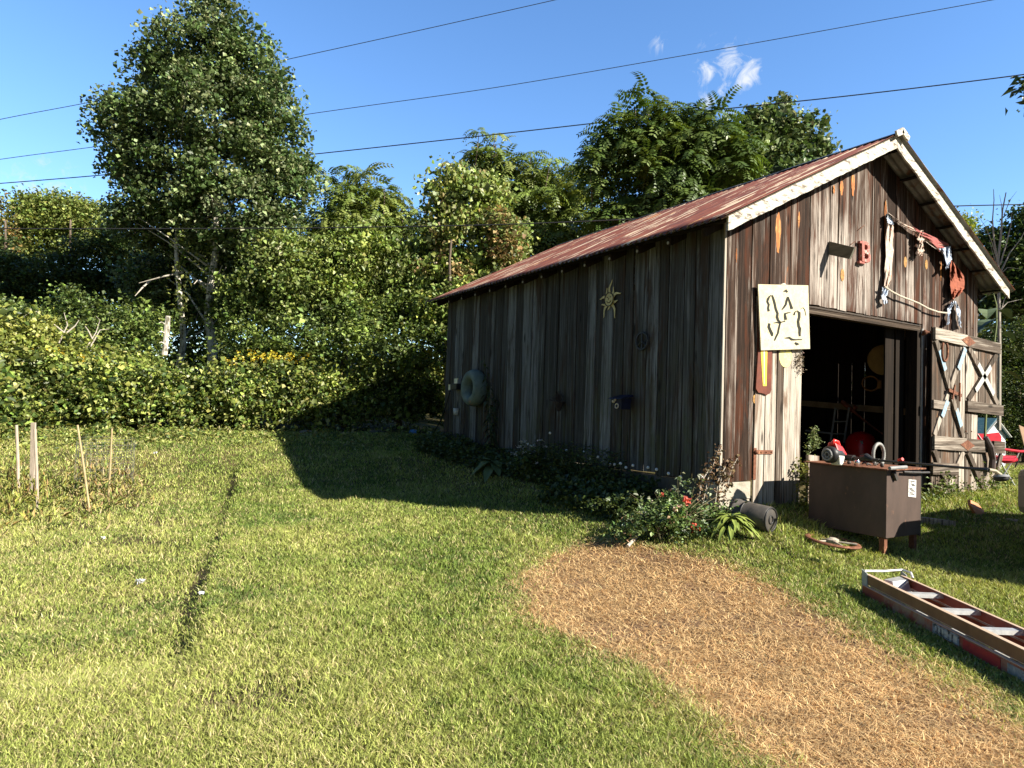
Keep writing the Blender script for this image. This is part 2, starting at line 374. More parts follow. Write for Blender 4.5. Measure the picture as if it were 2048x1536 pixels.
n2 = N('ShaderNodeTexNoise'); n2.inputs['Scale'].default_value = 45; n2.inputs['Detail'].default_value = 6; L(tc.outputs['Object'], n2.inputs['Vector'])
rp = N('ShaderNodeValToRGB'); rp.color_ramp.elements[0].position = .3; rp.color_ramp.elements[0].color = (.04, .05, .016, 1)
rp.color_ramp.elements[1].position = .7; rp.color_ramp.elements[1].color = (.17, .13, .065, 1)
L(n1.outputs[0], rp.inputs[0]); mm = N('ShaderNodeMix'); mm.data_type = 'RGBA'; mm.blend_type = 'MULTIPLY'; mm.inputs[0].default_value = .6
L(rp.outputs[0], mm.inputs['A']); rp2 = N('ShaderNodeValToRGB'); rp2.color_ramp.elements[0].position = .35; rp2.color_ramp.elements[0].color = (.3, .3, .3, 1); rp2.color_ramp.elements[1].position = .65
L(n2.outputs[0], rp2.inputs[0]); L(rp2.outputs[0], mm.inputs['B']); L(mm.outputs['Result'], b.inputs['Base Color']); b.inputs['Roughness'].default_value = 1
b.inputs['Specular IOR Level'].default_value = .05
o = npmesh('lawn_ground', V, F, mg); tag(o, kind='structure')

# dead straw patch: outline in world
patch_px = [(1040, 1195), (1055, 1150), (1100, 1112), (1200, 1085), (1300, 1095), (1440, 1130), (1540, 1170), (1640, 1225), (1760, 1290), (1900, 1370), (2060, 1465), (2230, 1600),
            (1700, 1640), (1560, 1536), (1450, 1460), (1360, 1392), (1290, 1335), (1180, 1290), (1070, 1240)]
PATCH = np.array([G(u, v)[:2] for u, v in patch_px])
def inpoly(x, y, P):
    ins = np.zeros(x.shape, bool); n = len(P)
    for i in range(n):
        x0, y0 = P[i]; x1, y1 = P[(i+1) % n]
        c = ((y0 > y) != (y1 > y)) & (x < (x1-x0)*(y-y0)/(y1-y0+1e-12)+x0); ins ^= c
    return ins
def pdist(x, y, P):
    d = np.full(x.shape, 9.); n = len(P)
    for i in range(n):
        a = P[i]; b_ = P[(i+1) % n]; e = b_-a; t_ = np.clip(((x-a[0])*e[0]+(y-a[1])*e[1])/(e@e), 0, 1)
        d = np.minimum(d, np.hypot(x-a[0]-t_*e[0], y-a[1]-t_*e[1]))
    return np.where(inpoly(x, y, P), -d, d)
# earth sheet under the dead grass, 4 mm above the lawn
q = 90; lo = PATCH.min(0)-.1; hi = PATCH.max(0)+.1
PX, PY = np.meshgrid(np.linspace(lo[0], hi[0], q), np.linspace(lo[1], hi[1], q))
sd = pdist(PX, PY, PATCH)+.12*(fbm(PX*4, PY*4, 3)-.5)
vid = np.arange(q*q).reshape(q, q); keep = (sd[:-1, :-1] < 0) & (sd[1:, 1:] < 0)
F = np.stack([vid[:-1, :-1][keep], vid[:-1, 1:][keep], vid[1:, 1:][keep], vid[1:, :-1][keep]], 1)
V = np.stack([PX.ravel(), PY.ravel(), T(PX, PY).ravel()+.006], 1)
us = np.unique(F); rm = -np.ones(len(V), int); rm[us] = np.arange(len(us))
m_earth = M('dry earth', (.16, .09, .045), (.09, .05, .028), 18, .95, bump=.5, c3=(.3, .18, .09), scale3=40, lo3=.5, hi3=.6)
tag(npmesh('bare_earth', V[us], rm[F], m_earth), kind='structure')

# ============================================================ SHED
def zr(x):       # top of the roof sheet at the gable
    return 3.16+(min(x, SW-x)+.387)*.512
OF, OB, OS = .362, .26, .387
shed = empty('wooden_shed', (SW/2, SL/2, -.3), 'weathered board shed with a rusty tin gable roof and a wide open front doorway', 'shed')
def cuts(a, b, lo, hi, seed):
    r = random.Random(seed); o = [a]
    while o[-1] < b-hi: o.append(o[-1]+r.uniform(lo, hi))
    o.append(b); return o
def warp_board(mb, P0, P1, Q0, Q1, nrm, th, r, seg=6, amp=.005):
    """P0,P1 bottom corners, Q0,Q1 top corners of the outer face; nrm points outwards"""
    P0, P1, Q0, Q1, nrm = [np.array(p, float) for p in (P0, P1, Q0, Q1, nrm)]; sd = (P1-P0)/np.linalg.norm(P1-P0); rows = []
    ph = r.uniform(0, 6); bow = r.uniform(-1, 1)*amp*1.3; tw = r.uniform(-1, 1)*amp
    for i in range(seg+1):
        t_ = i/seg; e0, e1 = r.uniform(-.5, .5)*amp, r.uniform(-.5, .5)*amp; o_ = bow*math.sin(t_*3.14+ph)
        a = P0+(Q0-P0)*t_+sd*e0+nrm*(o_+tw*(t_-.5)); b_ = P1+(Q1-P1)*t_+sd*e1+nrm*(o_-tw*(t_-.5))
        rows += [a, b_, b_-nrm*th, a-nrm*th]
    fs = [(0, 3, 2, 1), tuple(seg*4+k for k in range(4))]
    for i in range(seg):
        for k in range(4): fs.append((i*4+k, i*4+(k+1) % 4, i*4+4+(k+1) % 4, i*4+4+k))
    mb.add(rows, fs)
def board_front(mb, x0, x1, z0, z1f, r, y=0., th=.022, gap=.007, rag=.0):
    dy = r.uniform(-.009, .006); g = r.uniform(.9, 2.6)*gap
    mb.cur = (r.random(), r.random(), 0); zb = z0+r.uniform(0, rag)
    a, b_ = x0+g/2, x1-g/2
    za = z1f(a) if callable(z1f) else z1f; zb1 = z1f(b_) if callable(z1f) else z1f
    warp_board(mb, (a, y+dy-th, zb), (b_, y+dy-th, zb+r.uniform(-rag, rag)), (a, y+dy-th, za), (b_, y+dy-th, zb1), (0, -1, 0), th, r)
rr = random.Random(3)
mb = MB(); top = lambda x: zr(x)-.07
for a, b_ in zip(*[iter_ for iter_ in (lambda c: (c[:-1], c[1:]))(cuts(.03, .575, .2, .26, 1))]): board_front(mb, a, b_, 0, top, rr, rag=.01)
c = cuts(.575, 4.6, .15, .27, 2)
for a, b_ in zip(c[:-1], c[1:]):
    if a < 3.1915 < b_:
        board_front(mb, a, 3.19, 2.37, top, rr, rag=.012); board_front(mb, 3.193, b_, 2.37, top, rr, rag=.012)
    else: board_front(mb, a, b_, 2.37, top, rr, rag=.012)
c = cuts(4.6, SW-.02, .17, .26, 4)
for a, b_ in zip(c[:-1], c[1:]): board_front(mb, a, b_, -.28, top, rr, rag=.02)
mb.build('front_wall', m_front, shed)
mb = MB()
for s0, s1 in zip(*(lambda c: (c[:-1], c[1:]))(cuts(.0, SL, .17, .31, 9))):
    dx = rr.uniform(-.009, .006); g = rr.uniform(.010, .024); mb.cur = (rr.random(), rr.random(), 0)
    zb = rr.uniform(-.03, .02)
    a, b_ = s0+g/2, s1-g/2
    if rr.random() < .3: zb -= .02
    warp_board(mb, (dx, b_, zb), (dx, a, zb+rr.uniform(-.012, .012)), (dx, b_, 3.31), (dx, a, 3.31), (-1, 0, 0), .022, rr, 7, .006)
mb.build('side_wall', m_side, shed)
for nm, xa in (('side_wall', SW-.022),):
    mb = MB()
    sly = [float(at_x(u_, 800, SW)[1]) for u_ in (1677, 1704, 1730, 1786)]; cc_ = sorted([.03, SL]+sly); segs = []
    for a_, b2_ in zip(cc_[:-1], cc_[1:]):
        c_ = cuts(a_+(.007 if a_ in sly else 0), b2_-(.007 if b2_ in sly else 0), .17, .28, 12); segs += list(zip(c_[:-1], c_[1:]))
    for s0, s1 in segs:
        mb.cur = (rr.random(), rr.random(), 0)
        mb.box((xa, s0, -.3), (xa+.022, s1, 3.31))
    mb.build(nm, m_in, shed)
mb = MB(); cb = cuts(.03, SW-.03, .17, .26, 15)
slits = [1.9, 3.05, 3.75, 4.6]
for a, b_ in zip(cb[:-1], cb[1:]):
    g = .002
    for sx in slits:
        if a <= sx < b_: g = .028
    mb.cur = (rr.random()*.4, rr.random(), 0)
    mb.hexa([(a+g, SL-.05, -.06), (b_, SL-.05, -.06), (b_, SL-.028, -.06), (a+g, SL-.028, -.06), (a+g, SL-.05, zr(a)-.08), (b_, SL-.05, zr(b_)-.08), (b_, SL-.028, zr(b_)-.08), (a+g, SL-.028, zr(a)-.08)])
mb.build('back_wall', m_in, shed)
mb = MB(); mb.box((SW-.06, .1, 1.95), (SW-.035, SL-.1, 3.3)); mb.build('added_slit_cover', m_in, shed)  # dark sheet added to block light through the upper wall slits
# dark lining boards just inside the side wall so the inside is closed
mb = MB(); mb.cur = (.2, .4, 0); mb.box((.03, .03, 1.5), (.07, SL-.08, 1.6)); mb.box((.03, .03, .4), (.07, SL-.08, .5))
for yy in (.05, 2.0, 4.0, 6.0, SL-.2): mb.box((.03, yy, -.05), (.13, yy+.1, 3.25)); mb.box((SW-.13, yy, -.3), (SW-.03, yy+.1, 3.25))
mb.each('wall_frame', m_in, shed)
# corner trim
mb = MB(); mb.cur = (.9, .3, 0); mb.box((-.012, -.026, .0), (.022, -.004, 3.28)); mb.build('corner_trim', m_brace, shed)
# foundation
mb = MB(); mb.box((.01, .05, -.75), (.2, SL-.01, -.035)); mb.build('foundation', m_concd, shed)
mb = MB(); mb.box((-.015, -.02, -.22), (.56, .2, -.005)); mb.box((.0, -.012, -.7), (.555, .2, -.228)); mb.each('block', m_conc, shed, bevel=.006)

# roof
def roof_sheet(sign):
    pitch = .115; y0, y1 = -OF-.045, SL+OB; n = int((y1-y0)/pitch*8)
    ys = np.linspace(y0, y1, n+1); ts = np.linspace(0, 1, 13)
    V = []; cs = []
    sheet = np.floor((ys-y0)/.62)
    for ti, t_ in enumerate(ts):
        x = -OS-.05+t_*(SW/2+OS+.05+.0)
        for k, y in enumerate(ys):
            amp = .013*math.cos(2*math.pi*(y-y0)/pitch)
            lift = .004*((sheet[k]) % 2)+(.006 if (t_*3 % 1) < .01 and t_ > 0 else 0)
            edge = (.02*vn(sheet[k]*3.1, 0., 4) if ti == 0 else 0)
            z = 3.16+(x+.387)*.512+amp+lift+.012*(vn(y*.6, x*.5, 3)-.5)
            xx = x-edge
            V.append((xx if sign < 0 else SW-xx, y, z-edge*.5)); cs.append((0, 0, 0))
    V = np.array(V); W_ = n+1
    a_ = (np.arange(12)[:, None]*W_+np.arange(n)[None]).ravel()
    F = np.stack([a_, a_+1, a_+1+W_, a_+W_], 1)
    if sign > 0: F = F[:, ::-1]
    return V, F
mt, t, N, L, b = newmat('rusty corrugated tin'); m_roof = mt
b.inputs['Roughness'].default_value = .62; b.inputs['Metallic'].default_value = .15
tc = N('ShaderNodeTexCoord')
def ns(scale, st, det=8, ro=.65):
    mp = N('ShaderNodeMapping'); mp.inputs['Scale'].default_value = st; L(tc.outputs['Object'], mp.inputs[0])
    n_ = N('ShaderNodeTexNoise'); n_.inputs['Scale'].default_value = scale; n_.inputs['Detail'].default_value = det; n_.inputs['Roughness'].default_value = ro; L(mp.outputs[0], n_.inputs['Vector']); return n_.outputs[0]
def mr_(x, a, b_):
    r = N('ShaderNodeMapRange'); r.inputs[1].default_value = a; r.inputs[2].default_value = b_; L(x, r.inputs[0]); return r.outputs[0]
def mixn(f, A, B):
    q_ = N('ShaderNodeMix'); q_.data_type = 'RGBA'; L(f, q_.inputs[0])
    for nm, x in (('A', A), ('B', B)):
        if isinstance(x, tuple): q_.inputs[nm].default_value = (*x, 1)
        else: L(x, q_.inputs[nm])
    return q_.outputs['Result']
cc = mixn(mr_(ns(2.5, (1, 1, 1)), .35, .65), (.18, .052, .027), (.26, .085, .042))
cc = mixn(mr_(ns(5, (.3, 5, .3)), .50, .60), cc, (.12, .04, .026))
cc = mixn(mr_(ns(2.6, (.28, 6.5, .28), 9, .66), .56, .585), cc, (.66, .52, .36))
cc = mixn(mr_(ns(1.5, (.6, 4, .6), 9, .7), .63, .66), cc, (.60, .30, .12))
L(cc, b.inputs['Base Color'])
for sgn in (-1, 1):
    V, F = roof_sheet(sgn); o = npmesh('roof', V, F, m_roof, None, shed)
    o.data.polygons.foreach_set('use_smooth', [True]*len(F))
    sd_ = o.modifiers.new('solid', 'SOLIDIFY'); sd_.thickness = .003
for sgn in (-1, 1):
    V, F = roof_sheet(sgn); V = V.copy(); V[:, 2] -= .014; npmesh('roof_lining', V, F, m_galv, None, shed)
m_under = m_galv
mb = MB()
for k in range(7):                                              # purlins run out to the barge boards, both slopes
    for sgn in (0, 1):
        x = -.28+k*.55; z = zr(x)-.034; xx = x if not sgn else SW-x
        mb.cur = (.2, rr.random(), 0); mb.box((xx-.045, -OF+.02, z-.055), (xx+.045, SL+OB-.03, z-.01-.045*.55))
mb.each('purlin', m_in, shed)
mb = MB()
for k in range(14):                                             # rafter tails under the eave
    y = .06+k*.59
    mb.cur = (.85, rr.random(), 0)
    mb.bar((-.30, y, zr(-.30)-.15), (SW/2-.02, y, zr(SW/2-.02)-.15), .045, .11)
    mb.bar((SW+.30, y, zr(-.30)-.15), (SW/2+.02, y, zr(SW/2-.02)-.15), .045, .11)
mb.each('rafter', m_in, shed)
mb = MB()                                                       # small pale knobs on the cut rafter ends
for k in range(1, 14): y = .06+k*.59; mb.ball((-.315, y, zr(-.30)-.165), .022, 5, (.4, 1, 1))
mb.each('rafter_end', m_conc, shed)
# barge boards (white, peeling)
def barge(xa, xb):
    mb = MB(); n = 46; pts = []; low = []
    for i in range(n+1):
        x = xa+(xb-xa)*i/n; z = zr(x)-.016; r1 = .006*rr.uniform(-1, 1)
        pts.append((x, -OF, z)); low.append((x, -OF, z-.185+r1-(.012 if rr.random() < .1 else 0)))
    for i in range(n):
        p = [low[i], low[i+1], pts[i+1], pts[i]]; q_ = [(a_[0], a_[1]+.026, a_[2]) for a_ in p]
        mb.hexa([p[0], p[1], q_[1], q_[0], p[3], p[2], q_[2], q_[3]])
    return mb
barge(-.345, 3.188).build('barge_board', m_white, shed)
barge(3.196, SW+.345).build('barge_board', m_white, shed)
# ridge cap in short lengths
mb = MB(); y = -OF-.06; k = 0
while y < SL+OB:
    y2 = min(y+.95, SL+OB); zt = zr(SW/2)+.022+.006*(k % 2)
    for s in (-1, 1):
        mb.hexa([(SW/2, y, zt), (SW/2+s*.17, y, zt-.085), (SW/2+s*.17, y2+.04, zt-.085), (SW/2, y2+.04, zt),
                 (SW/2, y, zt+.004), (SW/2+s*.17, y, zt-.081), (SW/2+s*.17, y2+.04, zt-.081), (SW/2, y2+.04, zt+.004)])
    y = y2; k += 1
mb.build('ridge_cap', m_dkmetal, shed)
mb = MB(); mb.bar((3.03, -OF-.07, zr(3.03)+.02), (3.2, -OF-.07, zr(3.19)+.03), .03, .09); mb.bar((3.35, -OF-.07, zr(3.35)+.02), (3.18, -OF-.07, zr(3.19)+.03), .03, .09)
mb.build('ridge_end', m_white, shed)
# header under the boards, door posts
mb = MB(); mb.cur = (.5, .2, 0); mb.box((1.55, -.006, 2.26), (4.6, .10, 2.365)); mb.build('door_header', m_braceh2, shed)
mb = MB(); mb.cur = (.3, .5, 0); mb.box((1.5, .03, -.33), (1.62, .14, 2.255)); mb.box((4.47, -.012, -.36), (4.585, .16, 2.258)); mb.each('door_post', m_in, shed)
mb = MB(); mb.cur = (.3, .7, 0)
for x in (3.95, 4.25): mb.box((x, .2, -.3), (x+.24, .225, 2.3))
mb.each('inner_board', m_in, shed)
# nails/drip strip under the header
mb = MB(); mb.box((1.6, -.028, 2.342), (4.55, -.0235, 2.35)); mb.build('drip_edge', m_dkmetal, shed)
# orange bare patches on boards (heartwood), flame shaped
def flame(cx, z0, wd, ht, y=-.0315, seed=0):
    r = random.Random(seed); L_ = []; Rr = []
    n = 12
    for i in range(n+1):
        t_ = i/n; ww = wd*(math.sin(math.pi*min(1, t_*.75+.25))**.8)*(1-.35*(1-t_))*(.35+.65*t_)+r.uniform(-.012, .012)
        z = z0+ht*t_; L_.append((cx-ww/2, y, z+r.uniform(-.02, .02))); Rr.append((cx+ww/2, y, z+r.uniform(-.02, .02)))
    return L_+Rr[::-1]
mb = MB(); hots = [(1553, 505, 1560, 425, .20), (1682, 392, 1685, 357, .14), (1668, 388, 1668, 372, .08), (1700, 390, 1712, 350, .16), (1596, 455, 1600, 425, .07), (1770, 480, 1772, 400, .10),
                   (1473, 525, 1473, 495, .035), (1880, 560, 1884, 520, .07)]
for k, (u0, v0, u1, v1, wd) in enumerate(hots):
    p0 = at_y(u0, v0, -.031); p1 = at_y(u1, v1, -.031)
    mb.prism(flame((p0[0]+p1[0])/2, p0[2], wd, p1[2]-p0[2], seed=k), (0, .0035, 0))
mb.each('bare_wood_patch', m_hot, shed)
mb = MB()
for (u, v, w_, h_) in ((1811, 524, .045, .085), (1853, 529, .042, .08), (1685, 550, .045, .09), (1461, 803, .022, .04), (1509, 798, .03, .055)):
    p = at_y(u, v, -.0305); mb.prism([(p[0]+w_*math.cos(a), -.0305, p[2]+h_*math.sin(a)) for a in np.linspace(0, 2*math.pi, 12, endpoint=False)], (0, .003, 0))
mb.each('knot', M('yellow knot wood', (.45, .26, .07), (.20, .09, .03), 30, .7), shed)

# left door leaf
ld = MB(); c = [.585, .80, 1.02, 1.16, 1.56]
for a, b_ in zip(c[:-1], c[1:]): board_front(ld, a, b_, -.36, 2.36, rr, y=-.004, rag=.03, gap=.012)
lo_ = ld.build('left_door', m_doorw, shed)
mb = MB(); mb.bar((.61, -.035, .02), (.61, -.035, .42), .05, .012, up=(0, 1, 0)); mb.bar((.6, -.037, .37), (.95, -.037, .365), .05, .012, up=(0, 1, 0)); mb.ball((.62, -.045, .37), .03, 6)
for x in (.72, .82, .92): mb.ball((x, -.045, .367), .012, 5)
mb.build('hinge', m_rust, lo_)
mb = MB(); mb.bar((.60, -.037, 2.18), (.86, -.037, 2.17), .05, .012, up=(0, 1, 0)); mb.bar((.625, -.035, 1.6), (.625, -.035, 2.32), .045, .012, up=(0, 1, 0)); mb.build('hinge', m_rust, lo_)
mb = MB(); p = at_y(1571, 712, -.032)
mb.prism([(p[0]+.13*math.cos(a), -.0325, p[2]+.15*math.sin(a)) for a in np.linspace(0, 2*math.pi, 20, endpoint=False)], (0, .004, 0))
mb.build('painted_circle', M('flaking yellow paint', (.80, .74, .22), (.62, .56, .25), 14, .8, c3=(.5, .45, .35), scale3=14, lo3=.5, hi3=.6), lo_)

# right folding door (swung open against the wall, sagging)
def sg(p): return (p[0], p[1], p[2]-.040*(p[0]-4.62))
class SB(MB):
    def add(s, vs, fs): return MB.add(s, [sg(v) for v in vs], fs)
YD = -.13
rd = SB(); c = cuts(4.63, 5.675, .15, .24, 31)
for a, b_ in zip(c[:-1], c[1:]): board_front(rd, a, b_, -.34, 2.33, rr, y=YD, rag=.02, gap=.008)
door = rd.build('right_door', m_doorw, shed)
rd = SB(); c = cuts(5.70, 6.80, .16, .25, 33)
for a, b_ in zip(c[:-1], c[1:]): board_front(rd, a, b_, 1.06, 2.33, rr, y=YD, rag=.01)
up = rd.build('upper_leaf', m_doorw, door)
rd = SB(); c = cuts(5.70, 6.78, .16, .25, 35)
for i, (a, b_) in enumerate(zip(c[:-1], c[1:])): board_front(rd, a, b_, -.34, 1.02 if i < 2 else .60, rr, y=YD, rag=.02)
rd.build('lower_leaf', m_doorw, door)
yb = YD-.045
def hb(mb, x0, x1, z0, z1, th=.04):
    mb.cur = (rr.random(), rr.random(), 0); mb.box((x0, yb-th/2, z0), (x1, yb+th/2, z1))
mb = SB(); hb(mb, 4.65, 5.685, 2.13, 2.32); hb(mb, 4.62, 5.12, 1.04, 1.17); hb(mb, 4.66, 5.685, .40, .61); hb(mb, 4.62, 5.42, .0, .19)
mb.each('strap', m_braceh, door)
mb = SB(); hb(mb, 5.70, 6.83, 2.13, 2.32); hb(mb, 5.70, 6.95, 1.06, 1.24); hb(mb, 5.70, 6.42, .40, .61); hb(mb, 6.62, 7.02, .40, .61)
mb.each('strap', m_braceh, door)
def db(mb, a, b_, w_=.10, dy=0.):
    mb.cur = (rr.random(), rr.random(), 0); mb.bar((a[0], yb+.004+dy, a[1]), (b_[0], yb+.004+dy, b_[1]), w_, .034, up=(0, 1, 0))
mb = SB()
db(mb, (4.70, 2.12), (5.60, .62)); db(mb, (5.62, 2.12), (4.70, .62), dy=.012)
db(mb, (4.68, .39), (5.22, -.33)); db(mb, (5.62, .39), (5.05, -.33), dy=.012)
mb.each('brace', m_brace, door)
mb = SB()
db(mb, (5.75, 2.12), (6.78, 1.25)); db(mb, (6.76, 2.12), (5.76, 1.25), dy=.012)
db(mb, (5.76, .39), (6.42, -.34)); db(mb, (6.96, .39), (6.58, -.34), dy=.012)
mb.each('brace', m_brace, door)
m_blue = M('flaking light blue paint', (.20, .34, .46), (.34, .43, .48), 20, .8, c3=(.35, .30, .25), scale3=14, lo3=.54, hi3=.6)
m_wh2 = M('thick white paint', (.48, .48, .46), (.36, .36, .33), 20, .7, c3=(.4, .35, .3), scale3=18, lo3=.6, hi3=.65)
def lerp(a, b_, t_): return (a[0]+(b_[0]-a[0])*t_, a[1]+(b_[1]-a[1])*t_)
mb = SB()
for a, b_, t0, t1 in (((4.70, 2.12), (5.60, .62), .10, .30), ((5.62, 2.12), (4.70, .62), .02, .26), ((5.62, 2.12), (4.70, .62), .62, .80), ((4.70, 2.12), (5.60, .62), .70, .88)):
    p, q_ = lerp(a, b_, t0), lerp(a, b_, t1); mb.bar((p[0], yb-.019, p[1]), (q_[0], yb-.019, q_[1]), .096, .006, up=(0, 1, 0))
mb.each('blue_paint', m_blue, door)
mb = SB()
for a, b_, t0, t1 in (((5.75, 2.12), (6.78, 1.25), .28, .82), ((6.76, 2.12), (5.76, 1.25), .28, .80)):
    p, q_ = lerp(a, b_, t0), lerp(a, b_, t1); mb.bar((p[0], yb-.019, p[1]), (q_[0], yb-.019, q_[1]), .096, .006, up=(0, 1, 0))
mb.each('white_paint', m_wh2, door)
for zc in (2.22, .50):
    mb = SB(); mb.prism([(5.46, yb-.026, zc), (5.69, yb-.026, zc+.085), (5.69, yb-.026, zc-.085)], (0, .006, 0)); mb.prism([(5.93, yb-.026, zc), (5.70, yb-.026, zc+.085), (5.70, yb-.026, zc-.085)], (0, .006, 0))
    mb.ball((5.62, yb-.03, zc), .012, 4); mb.ball((5.80, yb-.03, zc), .012, 4); mb.build('hinge', m_rust, door)
mb = SB(); mb.bar((5.05, yb-.03, 1.36), (5.45, yb-.03, 1.30), .05, .02, up=(0, 1, 0)); mb.bar((5.15, yb-.04, 1.22), (5.22, yb-.04, 1.45), .035, .02, up=(0, 1, 0)); mb.bar((5.36, yb-.05, 1.2), (5.36, yb-.05, 1.5), .03, .02, up=(0, 1, 0))
mb.build('latch', m_rust, door)
mb = SB(); mb.tube([(6.30, yb-.02, .66), (6.38, yb-.06, .5), (6.47, yb-.06, .3), (6.46, yb-.05, .08)], [.04, .055, .05, .05], 8); mb.build('hanging_strip', M('old leather strip', (.09, .065, .06), (.05, .035, .03), 10, .6), door)
mb = MB(); mb.tube([(4.70, YD-.02, 2.25), (4.60, -.10, 2.24), (4.56, -.03, 2.2)], .02, 8); mb.ball((4.58, -.07, 2.24), .04, 6); mb.build('pintle', m_rust, door)
mb = MB(); mb.box((4.578, -.035, -.34), (4.60, -.006, 2.30)); mb.build('door_edge_strip', m_alu, shed)

# interior: things along the right-hand wall, seen through the doorway
mb = MB(); p = at_x(1600, 806, 6.05); q_ = at_x(1842, 826, 6.05); mb.cur = (.9, .2, 0); mb.bar(p, q_, .05, .12)
tag(mb.build('rail_beam', M('pale timber rail', (.42, .30, .19), (.30, .2, .12), 6, .8)), 'long bare timber rail running across the dark inside of the shed', 'beam')
p = at_x(1768, 720, 5.9); k_ = float((p-CAM)@RF)/FPX; mb = MB(); r_ = 31*k_
mb.lathe([(.001, 0), (r_*.86, 0), (r_*.95, .015), (r_, .03), (r_*.95, .05), (.001, .06)], p, (-.75, -.65, 0), 32)
tag(mb.build('round_lid', M('dull brass lid', (.62, .42, .18), (.45, .28, .12), 5, .6), smooth=True), 'large round tan lid hanging inside the dark doorway', 'lid')
p = at_x(1741, 767, 5.9); mb = MB(); mb.torus(p, (-.7, -.6, .2), 15*k_, 1.8*k_, 24, 8); mb.tube([p+[-.05, -.2, -.1], p+[-.05, -.2, .06]], .04, 8)
tag(mb.build('cord_ring', M('orange cord', (.60, .30, .10), (.35, .16, .08), 9, .7)), 'ring of orange cord hanging under the round lid in the doorway', 'cord ring')
p = at_x(1722, 893, 5.2); k_ = float((p-CAM)@RF)/FPX; r_ = 29*k_
rb = empty('red_drum', (p[0], p[1], -.33), 'rounded red drum with white marks standing behind the metal tank', 'drum')
mb = MB(); mb.lathe([(.001, 1.05*r_), (.4*r_, 1.0*r_), (.75*r_, .78*r_), (.95*r_, .4*r_), (r_, 0), (r_, -1.2*r_), (.9*r_, -2.4*r_), (.001, -2.45*r_)], (p[0], p[1], p[2]), n=28); mb.build('body', M('glossy red enamel', (.70, .012, .014), (.55, .01, .01), 4, .25, bump=.02, spec=.5), rb, smooth=True)
mb = MB(); Dn = float((p-CAM)@RF)-r_*1.02
for k, (du, h_) in enumerate(((-8, 9), (2, 6), (9, 7), (16, 6))):
    a, b_ = at_d(1722+du, 885-h_/2, Dn+abs(du)*.012), at_d(1722+du+1, 885+h_/2, Dn+abs(du)*.012); mb.bar(a, b_, .02, .006, up=(RF[0], RF[1], 0))
    if k: c = at_d(1722+du-4, 885-h_/2, Dn+abs(du)*.012); mb.bar(c, b_, .016, .006, up=(RF[0], RF[1], 0))
mb.each('white_mark', m_wh2, rb)
mb = MB(); Q5 = lambda u, v: at_x(u, v, 5.7)
a, b_, a2, b2 = Q5(1661, 885), Q5(1671, 815), Q5(1688, 885), Q5(1698, 815); mb.tube([a, b_], .02, 6); mb.tube([a2, b2], .02, 6); mb.tube([Q5(1612, 861), Q5(1663, 867)], .02, 6)
for t_ in (.25, .6): mb.tube([a+(b_-a)*t_, a2+(b2-a2)*t_], .014, 6)
tag(mb.build('step_frame', M('grey tube', (.45, .45, .45), (.3, .3, .3), 5, .5)), 'thin grey tube frame leaning in the dark of the shed', 'frame')
mb = MB(); mb.tube([at_x(1706, 822, 5.8), at_x(1740, 850, 5.7), at_x(1775, 875, 5.6)], [.025, .018, .012], 6); mb.tube([at_x(1684, 803, 5.85), at_x(1706, 822, 5.85), at_x(1712, 812, 5.85)], .045, 6)
tag(mb.build('scythe', M('old tool wood', (.40, .12, .07), (.25, .08, .05), 9, .6)), 'old long handled tool lying across the timber rail', 'hand tool')
p = at_y(1809, 667, 1.); mb = MB(); mb.box((p[0]-.03, 1., p[2]-.11), (p[0]+.03, 1.03, p[2]+.11)); tag(mb.build('door_slat', M('tan card', (.55, .40, .22), (.45, .33, .18), 8, .8)), 'small tan wooden slat hung inside the top right of the doorway', 'slat')

# ============================================================ THINGS ON THE SIDE WALL (x = 0)
m_gold = M('tarnished yellow metal', (.62, .50, .22), (.45, .34, .12), 14, .55, metal=.2)
c0 = at_x(1219, 599, -.035); mb = MB()
def wallp(c, ang, r_, x=None):    # angle seen in the picture, 0 = towards the front of the shed
    return np.array([c[0] if x is None else x, c[1]-r_*math.cos(ang), c[2]+r_*math.sin(ang)])
for ang, ln, wv in ((88, .30, 1), (58, .20, -1), (22, .27, 1), (-18, .19, -1), (-58, .33, 1), (-95, .16, 1), (-124, .30, -1), (205, .20, 1), (165, .24, -1), (118, .20, 1)):
    a = R_(ang); L_, Rr = [], []
    for i in range(7):
        t_ = i/6; r_ = .085+(ln-.085)*t_; da = .13*wv*math.sin(t_*math.pi*1.6); hw = (.022*(1-t_)**.6+.003)
        q_ = wallp(c0, a+da, r_); n_ = np.array([0, math.sin(a), math.cos(a)])
        L_.append(q_+n_*hw); Rr.append(q_-n_*hw)
    mb.prism(L_+Rr[::-1], (.006, 0, 0))
ss = empty('metal_sun', tuple(c0), 'yellow metal sun face with wavy rays nailed high on the grey side wall', 'wall ornament')
mb.each('ray', m_gold, ss)
mb = MB(); mb.prism([wallp(c0, a, .098, -.045) for a in np.linspace(0, 2*math.pi, 24, endpoint=False)], (.014, 0, 0)); mb.build('face', m_gold, ss)
mb = MB(); x_ = -.05
mb.tube([wallp(c0, a, .10, x_) for a in np.linspace(0, 2*math.pi, 25)], .006, 5)
mb.tube([wallp(c0, R_(a), .05, x_) for a in range(-150, -20, 18)], .005, 5)
for s_ in (-1, 1): mb.tube([wallp(c0, R_(90+s_*50), .05, x_)+np.array([0, s_*.012*k, .004*(1-abs(k))]) for k in (-1, 0, 1)], .005, 5)
mb.tube([wallp(c0, R_(90), .02, x_), wallp(c0, R_(200), .012, x_)], .004, 5)
mb.build('face_line', m_black, ss)
c1 = at_x(1284, 682, -.03); mb = MB(); mb.tube([wallp(c1, a, .118) for a in np.linspace(0, 2*math.pi, 29)], .016, 6)
